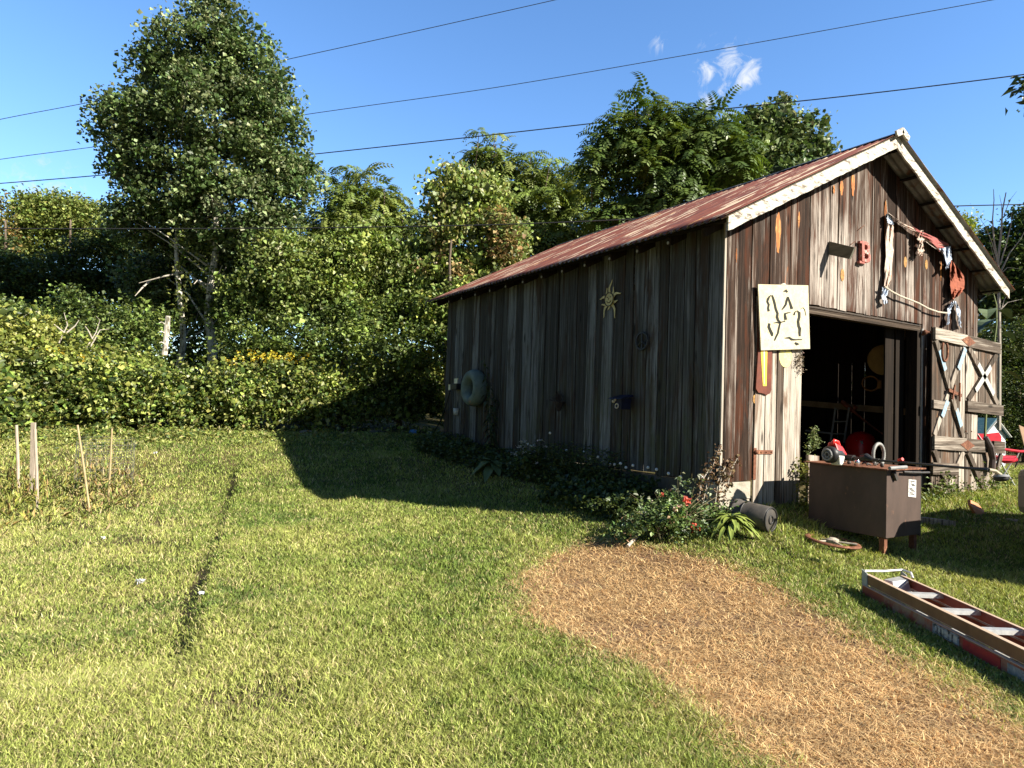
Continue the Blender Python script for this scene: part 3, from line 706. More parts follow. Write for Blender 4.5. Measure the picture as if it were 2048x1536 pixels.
for a in (90, -90, -38, -142): mb.tube([c1, wallp(c1, R_(a), .118)], .014, 6)
tag(mb.build('peace_sign', m_black), 'small black metal peace sign hanging on the side wall below the sun', 'peace sign')
m_tyre = M('pale green painted rubber', (.17, .22, .19), (.11, .15, .13), 7, .7, c3=(.30, .18, .12), scale3=4, lo3=.6, hi3=.66)
c2_ = at_x(948, 776, -.12); mb = MB(); mb.torus(c2_, (-1, 0, 0), .262, .115, 40, 14, 1.35)
tag(mb.build('painted_tyre', m_tyre, smooth=True), 'old car tyre painted pale green hanging on the far end of the side wall', 'tyre')
c3_ = at_x(912, 772, -.08); e_ = empty('meter_box', tuple(c3_), 'small dark box with cable fixed beside the painted tyre', 'electric box')
mb = MB(); mb.box(c3_-[.07, .15, .08], c3_+[.07, .15, .05]); mb.build('case', m_black, e_, bevel=.01)
mb = MB(); mb.box(c3_+[-.02, -.1, .05], c3_+[.06, .06, .16]); mb.box(c3_+[-.08, .12, -.09], c3_+[-.04, .2, .03]); mb.build('bracket', m_alu, e_)
g_ = G(858, 882); mb = MB(); mb.tube([c3_+[-.05, .15, -.05], c3_+[-.1, .3, -.5], (c3_+g_)/2+[0, 0, -.1], g_], .018, 6); mb.build('cable', m_black, e_)
c4 = at_x(912, 823, -.06); mb = MB(); mb.lathe([(.001, -.07), (.05, -.07), (.062, .07), (.052, .07), (.045, -.05)], c4, (0, 0, 1), 16)
tag(mb.build('tin_cup', M('white enamel', (.7, .7, .64), (.5, .5, .45), 9, .5), smooth=True), 'small white tin cup nailed under the dark box', 'cup')
# blue bird box
c5 = at_x(1243, 803, -.16); e_ = empty('bird_box', tuple(c5), 'small dark blue house-shaped planter box with flowers on the side wall', 'bird box')
m_navy = M('navy painted wood', (.012, .016, .05), (.008, .010, .025), 8, .6)
mb = MB(); mb.hexa([c5+[-0.066, 0.079, -0.112], c5+[0.092, 0.079, -0.112], c5+[0.092, -0.079, -0.112], c5+[-0.066, -0.079, -0.112], c5+[-0.086, 0.099, 0.046], c5+[0.099, 0.099, 0.046], c5+[0.099, -0.099, 0.046], c5+[-0.086, -0.099, 0.046]]); mb.build('body', m_navy, e_)
mb = MB(); mb.hexa([c5+[-0.132, 0.145, 0.033], c5+[0.099, 0.132, 0.073], c5+[0.099, -0.132, 0.073], c5+[-0.132, -0.145, 0.033], c5+[-0.125, 0.145, 0.046], c5+[0.099, 0.132, 0.099], c5+[0.099, -0.132, 0.099], c5+[-0.125, -0.145, 0.046]]); mb.build('roof', m_navy, e_)
mb = MB(); mb.torus(c5+[-0.086, 0.000, -0.066], (-1, 0, .1), .032, .009); mb.ball(c5+[-0.092, 0.066, 0.000], .025); mb.ball(c5+[-0.099, 0.020, 0.020], .018); mb.build('shell_ring', M('pale shell', (.55, .5, .4), (.4, .35, .28), 20, .6), e_)
c6 = at_x(1118, 803, -.09); mb = MB()
for k in range(46):
    a = rr.uniform(.4, 2.9); r_ = rr.uniform(.09, .2); mb.tube([c6+[0, 0, -.05], c6+[rr.uniform(-.09, .03), -math.cos(a)*r_*.6, math.sin(a)*r_]], [.008, .003], 4)
mb.lathe([(.001, -.17), (.03, -.15), (.09, .0), (.08, .0)], c6, (0, 0, 1), 12); mb.tube([c6+[-.08, .16, .02], c6+[-.06, 0, .0], c6+[-.05, -.08, -.02]], .012, 5)
tag(mb.build('dried_basket', M('dark dried twigs', (.06, .045, .04), (.03, .022, .02), 9, .9)), 'small dark basket of dried twigs hanging midway along the side wall', 'basket')
e_ = empty('globe_light_string', (-.3, 2, -.2), 'row of small white globe lights on thin stems along the foot of the side wall', 'garden lights')
m_globe = M('white frosted globe', (.82, .83, .80), (.7, .7, .68), 3, .35, bump=0)
for k, (u, v) in enumerate(((1100, 866), (1133, 901), (1167, 904), (1180, 917), (1196, 914), (1206, 923), (1220, 929), (1229, 929), (1241, 927), (1252, 935), (1266, 931), (1296, 935), (1313, 939), (1337, 947), (1361, 954), (1403, 954))):
    p = at_x(u, v, -.22); mb = MB(); mb.ball(p, .021, 6); g1_ = mb.build('globe', m_globe, e_, smooth=True)
    mb = MB(); mb.tube([p, (p[0], p[1], float(T(p[0], p[1])))], .003, 4); mb.build('stem', m_dkmetal, g1_)

# ============================================================ THINGS ON THE FRONT (y = 0)
def qp(u, v, y=-.095): return at_y(u, v, y)
sb_ = empty('cutout_board', tuple(qp(1568, 635)), 'square cream board with dark curving cut-out strokes hung left of the shed doorway', 'board')
mb = MB(); TL, TR, BR, BL = qp(1516.3, 568.5), qp(1616.5, 570.7), qp(1620, 697.6), qp(1522.2, 700.5)
mb.prism([TL, TR, BR, BL], (0, .018, 0)); mb.build('panel', M('mottled cream board', (.58, .54, .39), (.50, .43, .28), 16, .75, c3=(.45, .36, .2), scale3=34, lo3=.57, hi3=.64), sb_)
mb = MB(); mb.prism([qp(1561, 569, -.1), qp(1569, 566, -.1), qp(1574, 570, -.1)], (0, .02, 0)); mb.build('tab', m_white, sb_)
m_cut = M('black cut-out', (.02, .02, .018), (.03, .03, .02), 5, .9, bump=0)
Z8 = lambda x, y: qp(1480+x/8.533, 540+y/8.533, -.0965)
def stroke(mb, pts, wd):
    n = len(pts); L_, Rr = [], []
    P_ = [np.array(p, float) for p in pts]
    wds = wd if hasattr(wd, '__len__') else [wd]*n
    for i in range(n):
        t_ = P_[min(i+1, n-1)]-P_[max(i-1, 0)]; t_ /= np.linalg.norm(t_)+1e-9; nn = np.array([-t_[1], t_[0]])*wds[i]/2
        L_.append(P_[i]+nn); Rr.append(P_[i]-nn)
    mb = MB()
    for i in range(n-1): mb.prism([Z8(*L_[i]), Z8(*L_[i+1]), Z8(*Rr[i+1]), Z8(*Rr[i])], (0, -.0025, 0))
    mb.build('stroke', m_cut, sb_)
mb = MB()
stroke(mb, [(530, 430), (500, 455), (475, 500), (465, 540), (490, 590), (478, 650), (490, 705)], [12, 26, 40, 34, 34, 34, 40])
stroke(mb, [(545, 430), (565, 480), (590, 570), (610, 670), (640, 740), (630, 800), (650, 860), (690, 895)], [26, 36, 38, 38, 40, 44, 40, 24])
stroke(mb, [(575, 905), (620, 895), (665, 900), (740, 880), (770, 870)], [12, 18, 26, 16, 22])
stroke(mb, [(685, 905), (665, 980), (645, 1080), (610, 1150), (588, 1205)], [28, 30, 30, 30, 20])
stroke(mb, [(500, 910), (490, 970), (520, 1040), (545, 1090), (550, 1130)], [40, 46, 46, 50, 22])
stroke(mb, [(815, 460), (795, 520), (780, 590), (745, 640), (712, 680)], [30, 36, 36, 30, 12])
stroke(mb, [(820, 460), (845, 540), (865, 600), (885, 665)], [20, 36, 40, 46])
stroke(mb, [(865, 720), (800, 735), (765, 745), (770, 800), (780, 850)], [10, 22, 34, 44, 46])
stroke(mb, [(920, 770), (935, 720), (975, 695), (1010, 730), (1010, 800), (990, 880), (1000, 960), (1020, 1000), (1015, 1070), (1020, 1130)], [30, 20, 14, 46, 44, 44, 44, 50, 40, 34])
stroke(mb, [(760, 1162), (840, 1155), (880, 1185), (930, 1190), (1060, 1185)], [10, 34, 40, 24, 14])
stroke(mb, [(740, 365), (785, 350), (810, 380)], [8, 46, 26]); stroke(mb, [(935, 1240), (970, 1265), (1010, 1265)], [26, 50, 10])
stroke(mb, [(1030, 670), (1075, 640), (1105, 680), (1125, 780)], [6, 10, 12, 6])
e_ = empty('red_paddle', tuple(at_y(1528, 745, -.05)), 'long red-brown wooden plaque with a yellow stripe below the cream board', 'plaque')
m_pad = M('red brown painted wood', (.17, .045, .022), (.10, .028, .016), 7, .6)
pts = [(1519, 660), (1545, 662), (1543, 780), (1540, 787), (1533, 790), (1527, 787), (1517, 785), (1512, 777)]
mb = MB(); mb.prism([at_y(u, v, -.06) for u, v in pts], (0, .02, 0)); mb.build('back', m_pad, e_)
mb = MB(); mb.prism([at_y(u, v, -.064) for u, v in ((1521, 690), (1535, 690), (1533, 772), (1526, 772))], (0, .0035, 0)); mb.build('yellow_stripe', M('yellow paint', (.85, .62, .08), (.75, .5, .05), 12, .6), e_)
mb = MB(); mb.prism([at_y(u, v, -.067) for u, v in ((1527, 690), (1530, 690), (1529, 768), (1528, 768))], (0, .0025, 0)); mb.build('tube', m_alu, e_)
e_ = empty('bracket_board', (2.09, 0, 3.2), 'short grey plank sticking straight out from the upper front wall', 'plank')
mb = MB(); mb.cur = (.8, .3, 0); a, b_, c, d = (2.095, -.03, 3.31), (2.095, -.403, 3.152), (2.095, -.334, 3.004), (2.095, -.03, 3.12)
mb.prism([a, b_, c, d], (.035, 0, 0)); mb.build('plank', M('grey green plank', (.17, .16, .12), (.10, .095, .07), 9, .85, stretch=(1, .3, 3)), e_)
# letter B
def textmesh(name, s_, size, mt, mw, ext=.01, parent=None):
    cu = bpy.data.curves.new(name, 'FONT'); cu.body = s_; cu.size = size; cu.extrude = ext; cu.align_x = 'CENTER'; cu.align_y = 'CENTER'; cu.bevel_depth = size*.02
    ob = bpy.data.objects.new(name, cu); COL.objects.link(ob); bpy.context.view_layer.update()
    me = bpy.data.meshes.new_from_object(ob.evaluated_get(bpy.context.evaluated_depsgraph_get())); bpy.data.objects.remove(ob)
    me.transform(mw); me.materials.clear(); return link(name, me, mt, parent)
cB = at_y(1728.5, 507, -.06)
mw = Matrix.Translation(cB) @ Matrix.Rotation(R_(90), 4, 'X')
e_ = empty('letter_b', tuple(cB), 'faded red capital letter B mounted on the upper front wall', 'letter')
m_red = M('faded red paint', (.40, .13, .10), (.30, .09, .07), 20, .6, c3=(.55, .48, .42), scale3=14, lo3=.55, hi3=.62)
textmesh('letter', 'B', .43, m_red, mw, .022, e_)
mb = MB()
for dz in (-.145, .145): mb.box((cB[0]-.145, -.083, cB[2]+dz-.016), (cB[0]-.02, -.04, cB[2]+dz+.016))
mb.each('serif', m_red, e_)
# thin twigs / wires nailed by the board
mb = MB()
for u0, v0, u1, v1 in ((1717, 460, 1729, 450), (1701, 490, 1709, 483)):
    mb = MB(); mb.tube([at_y(u0, v0, -.04), at_y(u1, v1, -.06)], .005, 5)
    tag(mb.build('bent_nail', m_rust), 'bent nail in the front wall '+('above the red letter' if u0 > 1710 else 'left of the red letter'), 'nail', 'bent nails by the red letter')

# torn cloth banner
def cloth(mb, A, B_, y0, wr, seed, n=14):     # A, B_: left and right pixel outlines, wrinkled between
    r = random.Random(seed); m_ = 7
    def samp(P_, t_):
        k = t_*(len(P_)-1); i = min(int(k), len(P_)-2); f = k-i; return [P_[i][j]+(P_[i+1][j]-P_[i][j])*f for j in (0, 1)]
    V_ = []
    for i in range(n+1):
        a, b_ = samp(A, i/n), samp(B_, i/n)
        for j in range(m_+1):
            t_ = j/m_; e = r.uniform(-1.2, 1.2) if j in (0, m_) else 0
            u = a[0]+(b_[0]-a[0])*t_+e; v = a[1]+(b_[1]-a[1])*t_+e
            V_.append(at_y(u, v, y0-wr*math.sin(j*1.7+i*.9+seed)*(.5+.5*math.sin(i*.6))))
    mb.add(V_, [(i*(m_+1)+j, i*(m_+1)+j+1, (i+1)*(m_+1)+j+1, (i+1)*(m_+1)+j) for i in range(n) for j in range(m_)])
e_ = empty('torn_banner', tuple(at_y(1840, 500, -.1)), 'torn sun-bleached white and red cloth banner sagging on ropes across the gable', 'banner')
m_cl = M('bleached white cloth', (.56, .49, .42), (.42, .31, .25), 12, .9, c3=(.55, .22, .14), scale3=16, lo3=.56, hi3=.64)
m_clr = M('faded red cloth', (.34, .10, .055), (.22, .065, .04), 9, .9, c3=(.46, .32, .24), scale3=6, lo3=.6, hi3=.7)
m_clb = M('faded blue cloth', (.42, .50, .62), (.20, .25, .35), 14, .9, c3=(.75, .75, .75), scale3=20, lo3=.5, hi3=.6)
mb = MB(); cloth(mb, [(1771, 427), (1772, 450), (1771, 500), (1770, 545), (1768, 577)], [(1786, 440), (1787, 465), (1786, 500), (1784, 545), (1778, 577)], -.075, .02, 2)
mb.build('hanging_strip', m_cl, e_, solid=.004)
mb = MB(); cloth(mb, [(1776, 425), (1797, 441), (1830, 458), (1862, 476), (1899, 489)], [(1779, 430), (1803, 450), (1828, 464), (1862, 492), (1887, 508)], -.10, .05, 5)
mb.build('top_strip', m_cl, e_, solid=.004)
mb = MB(); cloth(mb, [(1826, 455), (1850, 466), (1880, 480), (1899, 489)], [(1838, 468), (1858, 480), (1876, 497), (1878, 503)], -.14, .02, 8)
mb.build('red_edge', M('dusky red cloth', (.36, .11, .10), (.26, .08, .07), 9, .9), e_, solid=.004)
mb = MB(); cloth(mb, [(1878, 498), (1888, 512), (1893, 530), (1890, 540)], [(1901, 492), (1903, 508), (1903, 520), (1896, 535)], -.16, .03, 3)
cloth(mb, [(1773, 428), (1774, 440), (1776, 447)], [(1780, 430), (1786, 440), (1787, 450)], -.10, .015, 9)
mb.each('blue_strip', m_clb, e_, solid=.004)
mb = MB(); cloth(mb, [(1902, 520), (1900, 550), (1901, 580), (1904, 600)], [(1908, 526), (1928, 552), (1929, 575), (1920, 590)], -.12, .05, 6); mb.build('red_corner', m_clr, e_, solid=.004)
mb = MB(); cloth(mb, [(1836, 462), (1834, 478), (1840, 486)], [(1846, 460), (1848, 478), (1844, 488)], -.13, .03, 1); cloth(mb, [(1838, 486), (1836, 500), (1835, 510)], [(1846, 486), (1848, 500), (1844, 512)], -.12, .03, 4); mb.each('knotted_scrap', m_cl, e_, solid=.004)
mb = MB(); cloth(mb, [(1903, 604), (1895, 618), (1894, 650)], [(1910, 604), (1901, 620), (1898, 648)], -.09, .03, 7); cloth(mb, [(1905, 602), (1913, 615), (1917, 650)], [(1912, 602), (1920, 620), (1922, 655)], -.09, .03, 12)
cloth(mb, [(1765, 575), (1763, 595), (1768, 608)], [(1778, 578), (1772, 595), (1776, 606)], -.09, .02, 14); mb.each('frayed_end', m_clb, e_, solid=.004)
mb = MB(); mb.tube([at_y(u, v, -.10) for u, v in ((1769, 573), (1783, 583), (1800, 592), (1818, 599), (1836, 606), (1856, 617), (1876, 624), (1893, 626))], .014, 7)
mb.tube([at_y(u, v, -.05) for u, v in ((1773, 400), (1774, 415), (1775, 428))], .006, 5); mb.each('rope', M('pale rope', (.62, .55, .45), (.42, .36, .28), 60, .9), e_)
# horseshoe on door
cH = at_y(1890, 706, yb-.03); mb = MB()
mb.tube([(cH[0]+.085*math.cos(a)*(1 if abs(a) else 1), yb-.028, cH[2]+.13*math.sin(a)+(.05 if math.sin(a) > 0 else 0)) for a in np.linspace(R_(128), R_(412), 16)], .018, 7)
tag(mb.build('horseshoe', m_rust, smooth=True), 'rusty horseshoe nailed between the blue brace ends on the open door', 'horseshoe')

# ============================================================ YARD THINGS
# short weathered post with moss left of the tank
mb = MB(); mb.cur = (.9, .1, 0)
mb.hexa([(1.62, -.10, -.40), (1.86, -.10, -.40), (1.86, -.06, -.40), (1.62, -.06, -.40), (1.62, -.10, .33), (1.85, -.10, .31), (1.85, -.06, .31), (1.62, -.06, .33)])
tag(mb.build('short_board', m_doorw), 'short upright weathered board standing between the doorway edge and the metal tank', 'board')
# metal tank
X0, X1, Y0, Y1, Z0, Z1 = 1.08, 1.80, -1.45, -.48, -.50, .275
tk = empty('metal_tank', (1.44, -.96, -.6), 'brown rust-stained square sheet metal tank on short legs in front of the shed', 'tank')
m_tank = M('brown enamelled sheet metal', (.10, .07, .058), (.07, .05, .042), 3.5, .55, metal=.1, c3=(.26, .13, .08), scale3=6, lo3=.6, hi3=.72, bump=.1, stretch=(1, 1, .5))
mb = MB(); mb.box((X0, Y0, Z0), (X1, Y1, Z1-.012)); mb.build('body', m_tank, tk, bevel=.008)
mb = MB(); mb.box((X0-.045, Y0-.03, Z1-.01), (X1+.055, Y1+.05, Z1+.006)); mb.build('top_plate', m_rust, tk)
for x in (X0+.05, X1-.05):
    for y in (Y0+.06, Y1-.06):
        mb = MB(); mb.box((x-.03, y-.03, -.80), (x+.03, y+.03, Z0-.002)); mb.build('leg', m_rust, tk)
mb = MB(); mb.box((X1+.003, Y0+.01, Z0-.02), (X1+.03, Y0+.035, Z1+.0)); mb.tube([(X1-.45, Y0-.04, Z1-.03), (X1-.1, Y0-.045, Z1-.045), (X1+.12, Y0-.03, Z1-.05)], .014, 7)
mb.bar((X0+.10, Y0-.02, Z1-.03), (X0+.16, Y0-.02, Z1-.12), .04, .03, up=(0, 1, 0)); mb.build('edge_pipe', m_dkmetal, tk)
P0, P1, P2, P3 = [at_y(u, v, Y0-.004) for u, v in ((1817.5, 958.5), (1832.5, 960), (1832, 995), (1816.5, 993))]
mb = MB(); mb.prism([P0, P1, P2, P3], (0, .003, 0)); lab_ = mb.build('label', M('weathered white label', (.75, .74, .70), (.6, .58, .54), 20, .6, c3=(.35, .33, .3), scale3=60, lo3=.52, hi3=.58), tk)
mb = MB()
for k, (t0, t1, v) in enumerate(((.2, .8, .1), (.3, .4, .18), (.25, .75, .26), (.4, .9, .34), (.1, .5, .5), (.2, .7, .58), (.3, .9, .66), (.15, .6, .76), (.2, .8, .84))):
    a = P0+(P1-P0)*t0+(P3-P0)*v; b_ = P0+(P1-P0)*t1+(P3-P0)*(v+.01*(k % 3)); mb.bar(a+[0, -.002, 0], b_+[0, -.002, 0], .008, .002, up=(0, 1, 0))
mb.each('print_line', m_black, lab_)
# string trimmer
eg = at_y(1668, 905, -.95); eg[2] = .275+.13
st = empty('string_trimmer', tuple(eg), 'red and black petrol string trimmer lying across the top of the metal tank', 'trimmer')
m_redp = M('bright red plastic', (.75, .035, .03), (.65, .03, .025), 5, .35, bump=.02, spec=.5)
m_grey = M('grey plastic', (.28, .28, .27), (.2, .2, .2), 9, .5)
ex = np.array([.93, -.10, 0.]); ex /= np.linalg.norm(ex); ey = np.array([-ex[1], ex[0], 0]); ez = np.array([0, 0, 1.])
E3 = lambda a, b_, c: eg+ex*a+ey*b_+ez*c
mb = MB(); mb.lathe([(.001, -.11), (.07, -.11), (.098, -.09), (.10, -.04), (.085, .05), (.06, .12), (.03, .16)], eg, ex, 20); mb.build('engine', m_black, st, smooth=True)
mb = MB(); mb.torus(E3(-.115, 0, 0), ex, .06, .012, 20, 6); mb.torus(E3(-.115, 0, 0), ex, .03, .008, 16, 6)
for k in range(6): mb.tube([E3(-.115, .02*math.cos(k), .02*math.sin(k)), E3(-.115, .075*math.cos(k*1.05), .075*math.sin(k*1.05))], .005, 5)
mb.build('starter_grille', m_grey, st)
mb = MB(); mb.hexa([E3(-.03, -.09, .03), E3(.17, -.06, -.01), E3(.17, .06, -.01), E3(-.03, .09, .03), E3(-.05, -.05, .15), E3(.10, -.04, .10), E3(.10, .04, .10), E3(-.05, .05, .15)]); mb.build('red_cover', m_redp, st, bevel=.02)
mb = MB(); mb.tube([E3(-.06, -.02, .12), E3(-.02, -.02, .165), E3(.03, -.02, .15), E3(.06, -.02, .10)], .022, 8); mb.build('air_cap', m_redp, st, smooth=True)
mb = MB(); mb.hexa([E3(-.03, -.11, -.12), E3(.04, -.10, -.12), E3(.04, .02, -.12), E3(-.03, .02, -.12), E3(-.05, -.11, .0), E3(.07, -.10, -.01), E3(.07, .02, -.01), E3(-.05, .02, 0)]); mb.build('fuel_tank', M('translucent white plastic', (.6, .6, .56), (.5, .5, .46), 5, .4), st, bevel=.015)
s0 = E3(.14, 0, -.03); s1 = at_d(1978, 940, 6.2)
mb = MB(); mb.tube([s0, s0+(s1-s0)*.3], .020, 9); mb.tube([s0+(s1-s0)*.3, s1], .013, 9); mb.build('shaft', m_dkmetal, st)
mb = MB(); mb.tube([s0+(s1-s0)*.02, s0+(s1-s0)*.10], .036, 9); mb.tube([s0+(s1-s0)*.16+[0, 0, .02], s0+(s1-s0)*.20+[0, 0, .03], s0+(s1-s0)*.25], [.03, .038, .02], 9); mb.tube([s1-(s1-s0)*.10, s1], [.016, .022], 9); mb.build('grip', m_black, st)
mb = MB(); mb.tube([s0+(s1-s0)*.44+[0, 0, .02], s0+(s1-s0)*.47+[0, 0, .035]], .018, 7); mb.build('trigger', m_redp, st)
hd = at_d(2002, 955, float((s1-CAM)@RF)); hd2 = at_d(1990, 942, float((s1-CAM)@RF))
mb = MB(); mb.tube([s1, hd2, hd+[0, 0, .02]], [.018, .018, .018], 9); mb.build('gear_neck', M('tan cast metal', (.42, .36, .24), (.3, .25, .17), 9, .5), st)
mb = MB(); mb.lathe([(.001, .032), (.026, .028), (.055, .013), (.063, -.007), (.055, -.025), (.034, -.035), (.001, -.038)], hd, (0, .12, 1), 22); mb.build('line_head', m_black, st, smooth=True)
mb = MB(); mb.lathe([(.045, .026), (.068, .008), (.070, .003), (.048, .02)], hd+[0, 0, .003], (0, .12, 1), 22); mb.build('rim_ring', m_grey, st, smooth=True)
# coiled corrugated hose loop
hc = at_y(1757, 916, -1.1); hc[2] = .275+.13; pts = [(hc[0]+.115*math.cos(a), hc[1], hc[2]+.135*math.sin(a)) for a in np.linspace(R_(-55), R_(238), 60)]
mb = MB(); mb.tube(pts, [.017+.005*(i % 2) for i in range(60)], 8)
tag(mb.build('hose_loop', M('grey ribbed hose', (.30, .30, .28), (.22, .22, .21), 20, .5), smooth=True), 'short loop of grey ribbed hose standing up on the tank top', 'hose')
for k, (u, v) in enumerate(((1648, 921), (1662, 925), (1688, 925), (1698, 928), (1738, 932), (1752, 931), (1764, 934), (1728, 929), (1676, 923))):
    p = at_z(u, v, .285); p[2] = .285; mb = MB()
    if k % 3: mb.tube([p+[-.04, 0, .012], p+[0, .02*(-1)**k, .03], p+[.05, .01, .012]], .010, 6)
    else: mb.ball(p+[0, 0, .02], .024, 6)
    tag(mb.build('scrap_piece', m_dkmetal), ('small dark bent piece of metal' if k % 3 else 'small dark round knob')+', '+('first', 'second', 'fourth', 'fifth', 'seventh', 'eighth', 'ninth', 'sixth', 'third')[k]+' scrap from the left on the tank top', 'scrap metal', 'metal odds and ends on the tank top')
p = at_z(1714, 928, .30); mb = MB(); mb.lathe([(.001, -.02), (.03, -.02), (.033, .03), (.018, .05), (.012, .08), (.001, .085)], (p[0], p[1], .30), (0, 0, 1), 14)
tag(mb.build('spray_bulb', M('chrome', (.8, .8, .8), (.7, .7, .7), 3, .15, metal=.9, bump=0), smooth=True), 'small shiny metal fitting in the middle of the tank top', 'fitting')
p = at_z(1795, 936, .30); mb = MB(); mb.tube([(p[0]-.16, p[1], .30), (p[0]+.14, p[1]-.02, .31)], .02, 8); tag(mb.build('spare_tube', m_grey), 'short grey tube lying on the tank under the trimmer shaft', 'tube')
# wheel hub ring in grass
g_ = G(1665, 1091); e_ = empty('rusty_wheel_ring', tuple(g_), 'flat rusty wheel ring lying in the grass in front of the metal tank', 'wheel ring')
mb = MB(); mb.torus(g_+[0, 0, .05], (.05, -.1, 1), .265, .034, 36, 8, .5); mb.build('rim', m_rust, e_)
mb = MB()
for a in (.3, 1.6, 2.7, 4.1, 5.2): mb.tube([g_+[0, 0, .05], g_+[.25*math.cos(a), .25*math.sin(a), .045]], .012, 6)
mb.lathe([(.06, .03), (.07, .07), (.03, .09), (.001, .09)], g_, (0, 0, 1), 14); mb.build('hub', M('pale metal', (.5, .45, .36), (.3, .25, .2), 14, .6), e_)
# bucket on its side
b0 = G(1541, 1066)+[0, 0, .15]; ax = np.array([-.16, 1., .02]); ax /= np.linalg.norm(ax)
e_ = empty('black_bucket', tuple(b0), 'black plastic bucket lying on its side by the left door', 'bucket')
mb = MB(); mb.lathe([(.001, 0), (.138, 0), (.150, .01), (.158, .20), (.168, .40), (.180, .405), (.180, .44), (.168, .44), (.160, .41), (.142, .03), (.001, .03)], b0, ax, 32); mb.build('shell', M('dusty black plastic', (.045, .043, .04), (.09, .08, .07), 5, .45, c3=(.14, .12, .1), scale3=7, lo3=.6, hi3=.7), e_, smooth=True)
mb = MB(); mb.torus(b0-ax*.004, ax, .045, .009, 20, 6); mb.torus(b0-ax*.002, ax, .135, .010, 30, 6); mb.torus(b0+ax*.30, ax, .168, .009, 30, 6); mb.each('moulded_ring', m_black, e_, smooth=True)
# terracotta shard, flat stones, plank on the ground
g_ = G(1955, 1030); mb = MB()
mb.prism([g_+[-.02, 0, .0], g_+[.16, -.04, .02], g_+[.13, .05, .15], g_+[.02, .1, .2], g_+[-.08, .05, .13]], (.02, .05, .0)); tag(mb.build('terracotta_shard', M('terracotta', (.62, .27, .13), (.5, .2, .1), 9, .8)), 'broken orange terracotta shard on the grass right of the tank', 'pot shard')
g_ = G(2025, 1042); mb = MB(); mb.ball(g_+[0, 0, .01], .09, 8, (1, 1, .25)); tag(mb.build('flat_stone', M('pale stone', (.35, .3, .24), (.25, .2, .17), 9, .9), smooth=True), 'flat brown stone in the grass right of the terracotta shard', 'stone')
a = G(1850, 1043); b_ = G(1892, 1050); mb = MB(); mb.cur = (.7, .4, 0); mb.hexa([a+[-.25, 0, .0], b_+[0, -.12, .0], b_+[0, .12, .0], a+[-.25, .25, 0], a+[-.25, 0, .08], b_+[0, -.12, .07], b_+[0, .12, .07], a+[-.25, .25, .08]])
tag(mb.build('ground_plank', m_doorw), 'short plank lying on the grass just right of the metal tank', 'plank')
# fibreglass extension ladder, two sections
la = at_z(1733, 1148, -.56); lb_ = at_z(2048, 1299, -.56); ra = at_z(1790, 1143, -.56)
dl = (lb_-la); dl /= np.linalg.norm(dl); wv = ra-la; wv -= dl*(wv@dl); Wd = np.linalg.norm(wv); wv /= Wd
print('ladder width', Wd, 'dir', dl)
lad = empty('extension_ladder', tuple(la-[0, 0, .2]), 'orange fibreglass extension ladder with pale metal rungs lying on the grass', 'ladder')
m_fg = M('orange red fibreglass', (.34, .085, .05), (.26, .06, .04), 5, .5, c3=(.30, .20, .14), scale3=4, lo3=.52, hi3=.62)
m_fgt = M('sun-bleached fibreglass', (.23, .12, .06), (.17, .08, .042), 5, .55)
m_edge = M('pale fibreglass edge', (.55, .40, .28), (.5, .36, .26), 12, .6)
up_ = np.array([0, 0, 1.]); Lq = 3.4
def LP(s, w_, z): return la+dl*s+wv*w_+up_*z
def gz(s): p = LP(s, Wd/2, 0); return float(T(p[0], p[1]))-la[2]
for nm, sec, zt, zb, off, mt in (('rail', 'top', .0, -.085, .0, m_fgt), ('rail', 'bottom', -.097, -.19, -.03, m_fg)):
    for side in (0, 1):
        w0 = off if side == 0 else Wd-off; sgn_ = 1 if side == 0 else -1
        mb = MB(); mb.hexa([LP(0, w0-.004, zb), LP(Lq, w0-.004, zb), LP(Lq, w0+.004, zb), LP(0, w0+.004, zb), LP(0, w0-.004, zt-.004), LP(Lq, w0-.004, zt-.004), LP(Lq, w0+.004, zt-.004), LP(0, w0+.004, zt-.004)])
        o = mb.build('rail', mt if side == 0 else m_fg, lad)
        mb = MB()
        for z in (zt, zb):
            mb.hexa([LP(0, w0-.005, z-.004), LP(Lq, w0-.005, z-.004), LP(Lq, w0+sgn_*.03, z-.004), LP(0, w0+sgn_*.03, z-.004), LP(0, w0-.005, z), LP(Lq, w0-.005, z), LP(Lq, w0+sgn_*.03, z), LP(0, w0+sgn_*.03, z)])
        mb.each('flange', m_edge, o)
k = 0
s_r = float((at_z(1803, 1181, -.56)-la)@dl); s_r2 = float((at_z(1868, 1213, -.56)-la)@dl); stp = s_r2-s_r
print('rung step', stp)
for i in range(-0, 8):
    s_ = s_r+i*stp
    if s_ < Lq-.05:
        mb = MB(); mb.hexa([LP(s_-.035, .006, -.045), LP(s_+.035, .006, -.045), LP(s_+.035, Wd-.006, -.045), LP(s_-.035, Wd-.006, -.045), LP(s_-.03, .006, -.015), LP(s_+.03, .006, -.015), LP(s_+.03, Wd-.006, -.015), LP(s_-.03, Wd-.006, -.015)]); mb.build('rung', m_alu, lad)
    s_ = s_r+(i+.36)*stp
    if s_ < Lq-.05 and s_ > .05:
        mb = MB(); mb.hexa([LP(s_-.035, .0, -.15), LP(s_+.035, .0, -.15), LP(s_+.035, Wd, -.15), LP(s_-.035, Wd, -.15), LP(s_-.03, .0, -.118), LP(s_+.03, .0, -.118), LP(s_+.03, Wd, -.118), LP(s_-.03, Wd, -.118)]); mb.build('rung', m_alu, lad)
mb = MB()
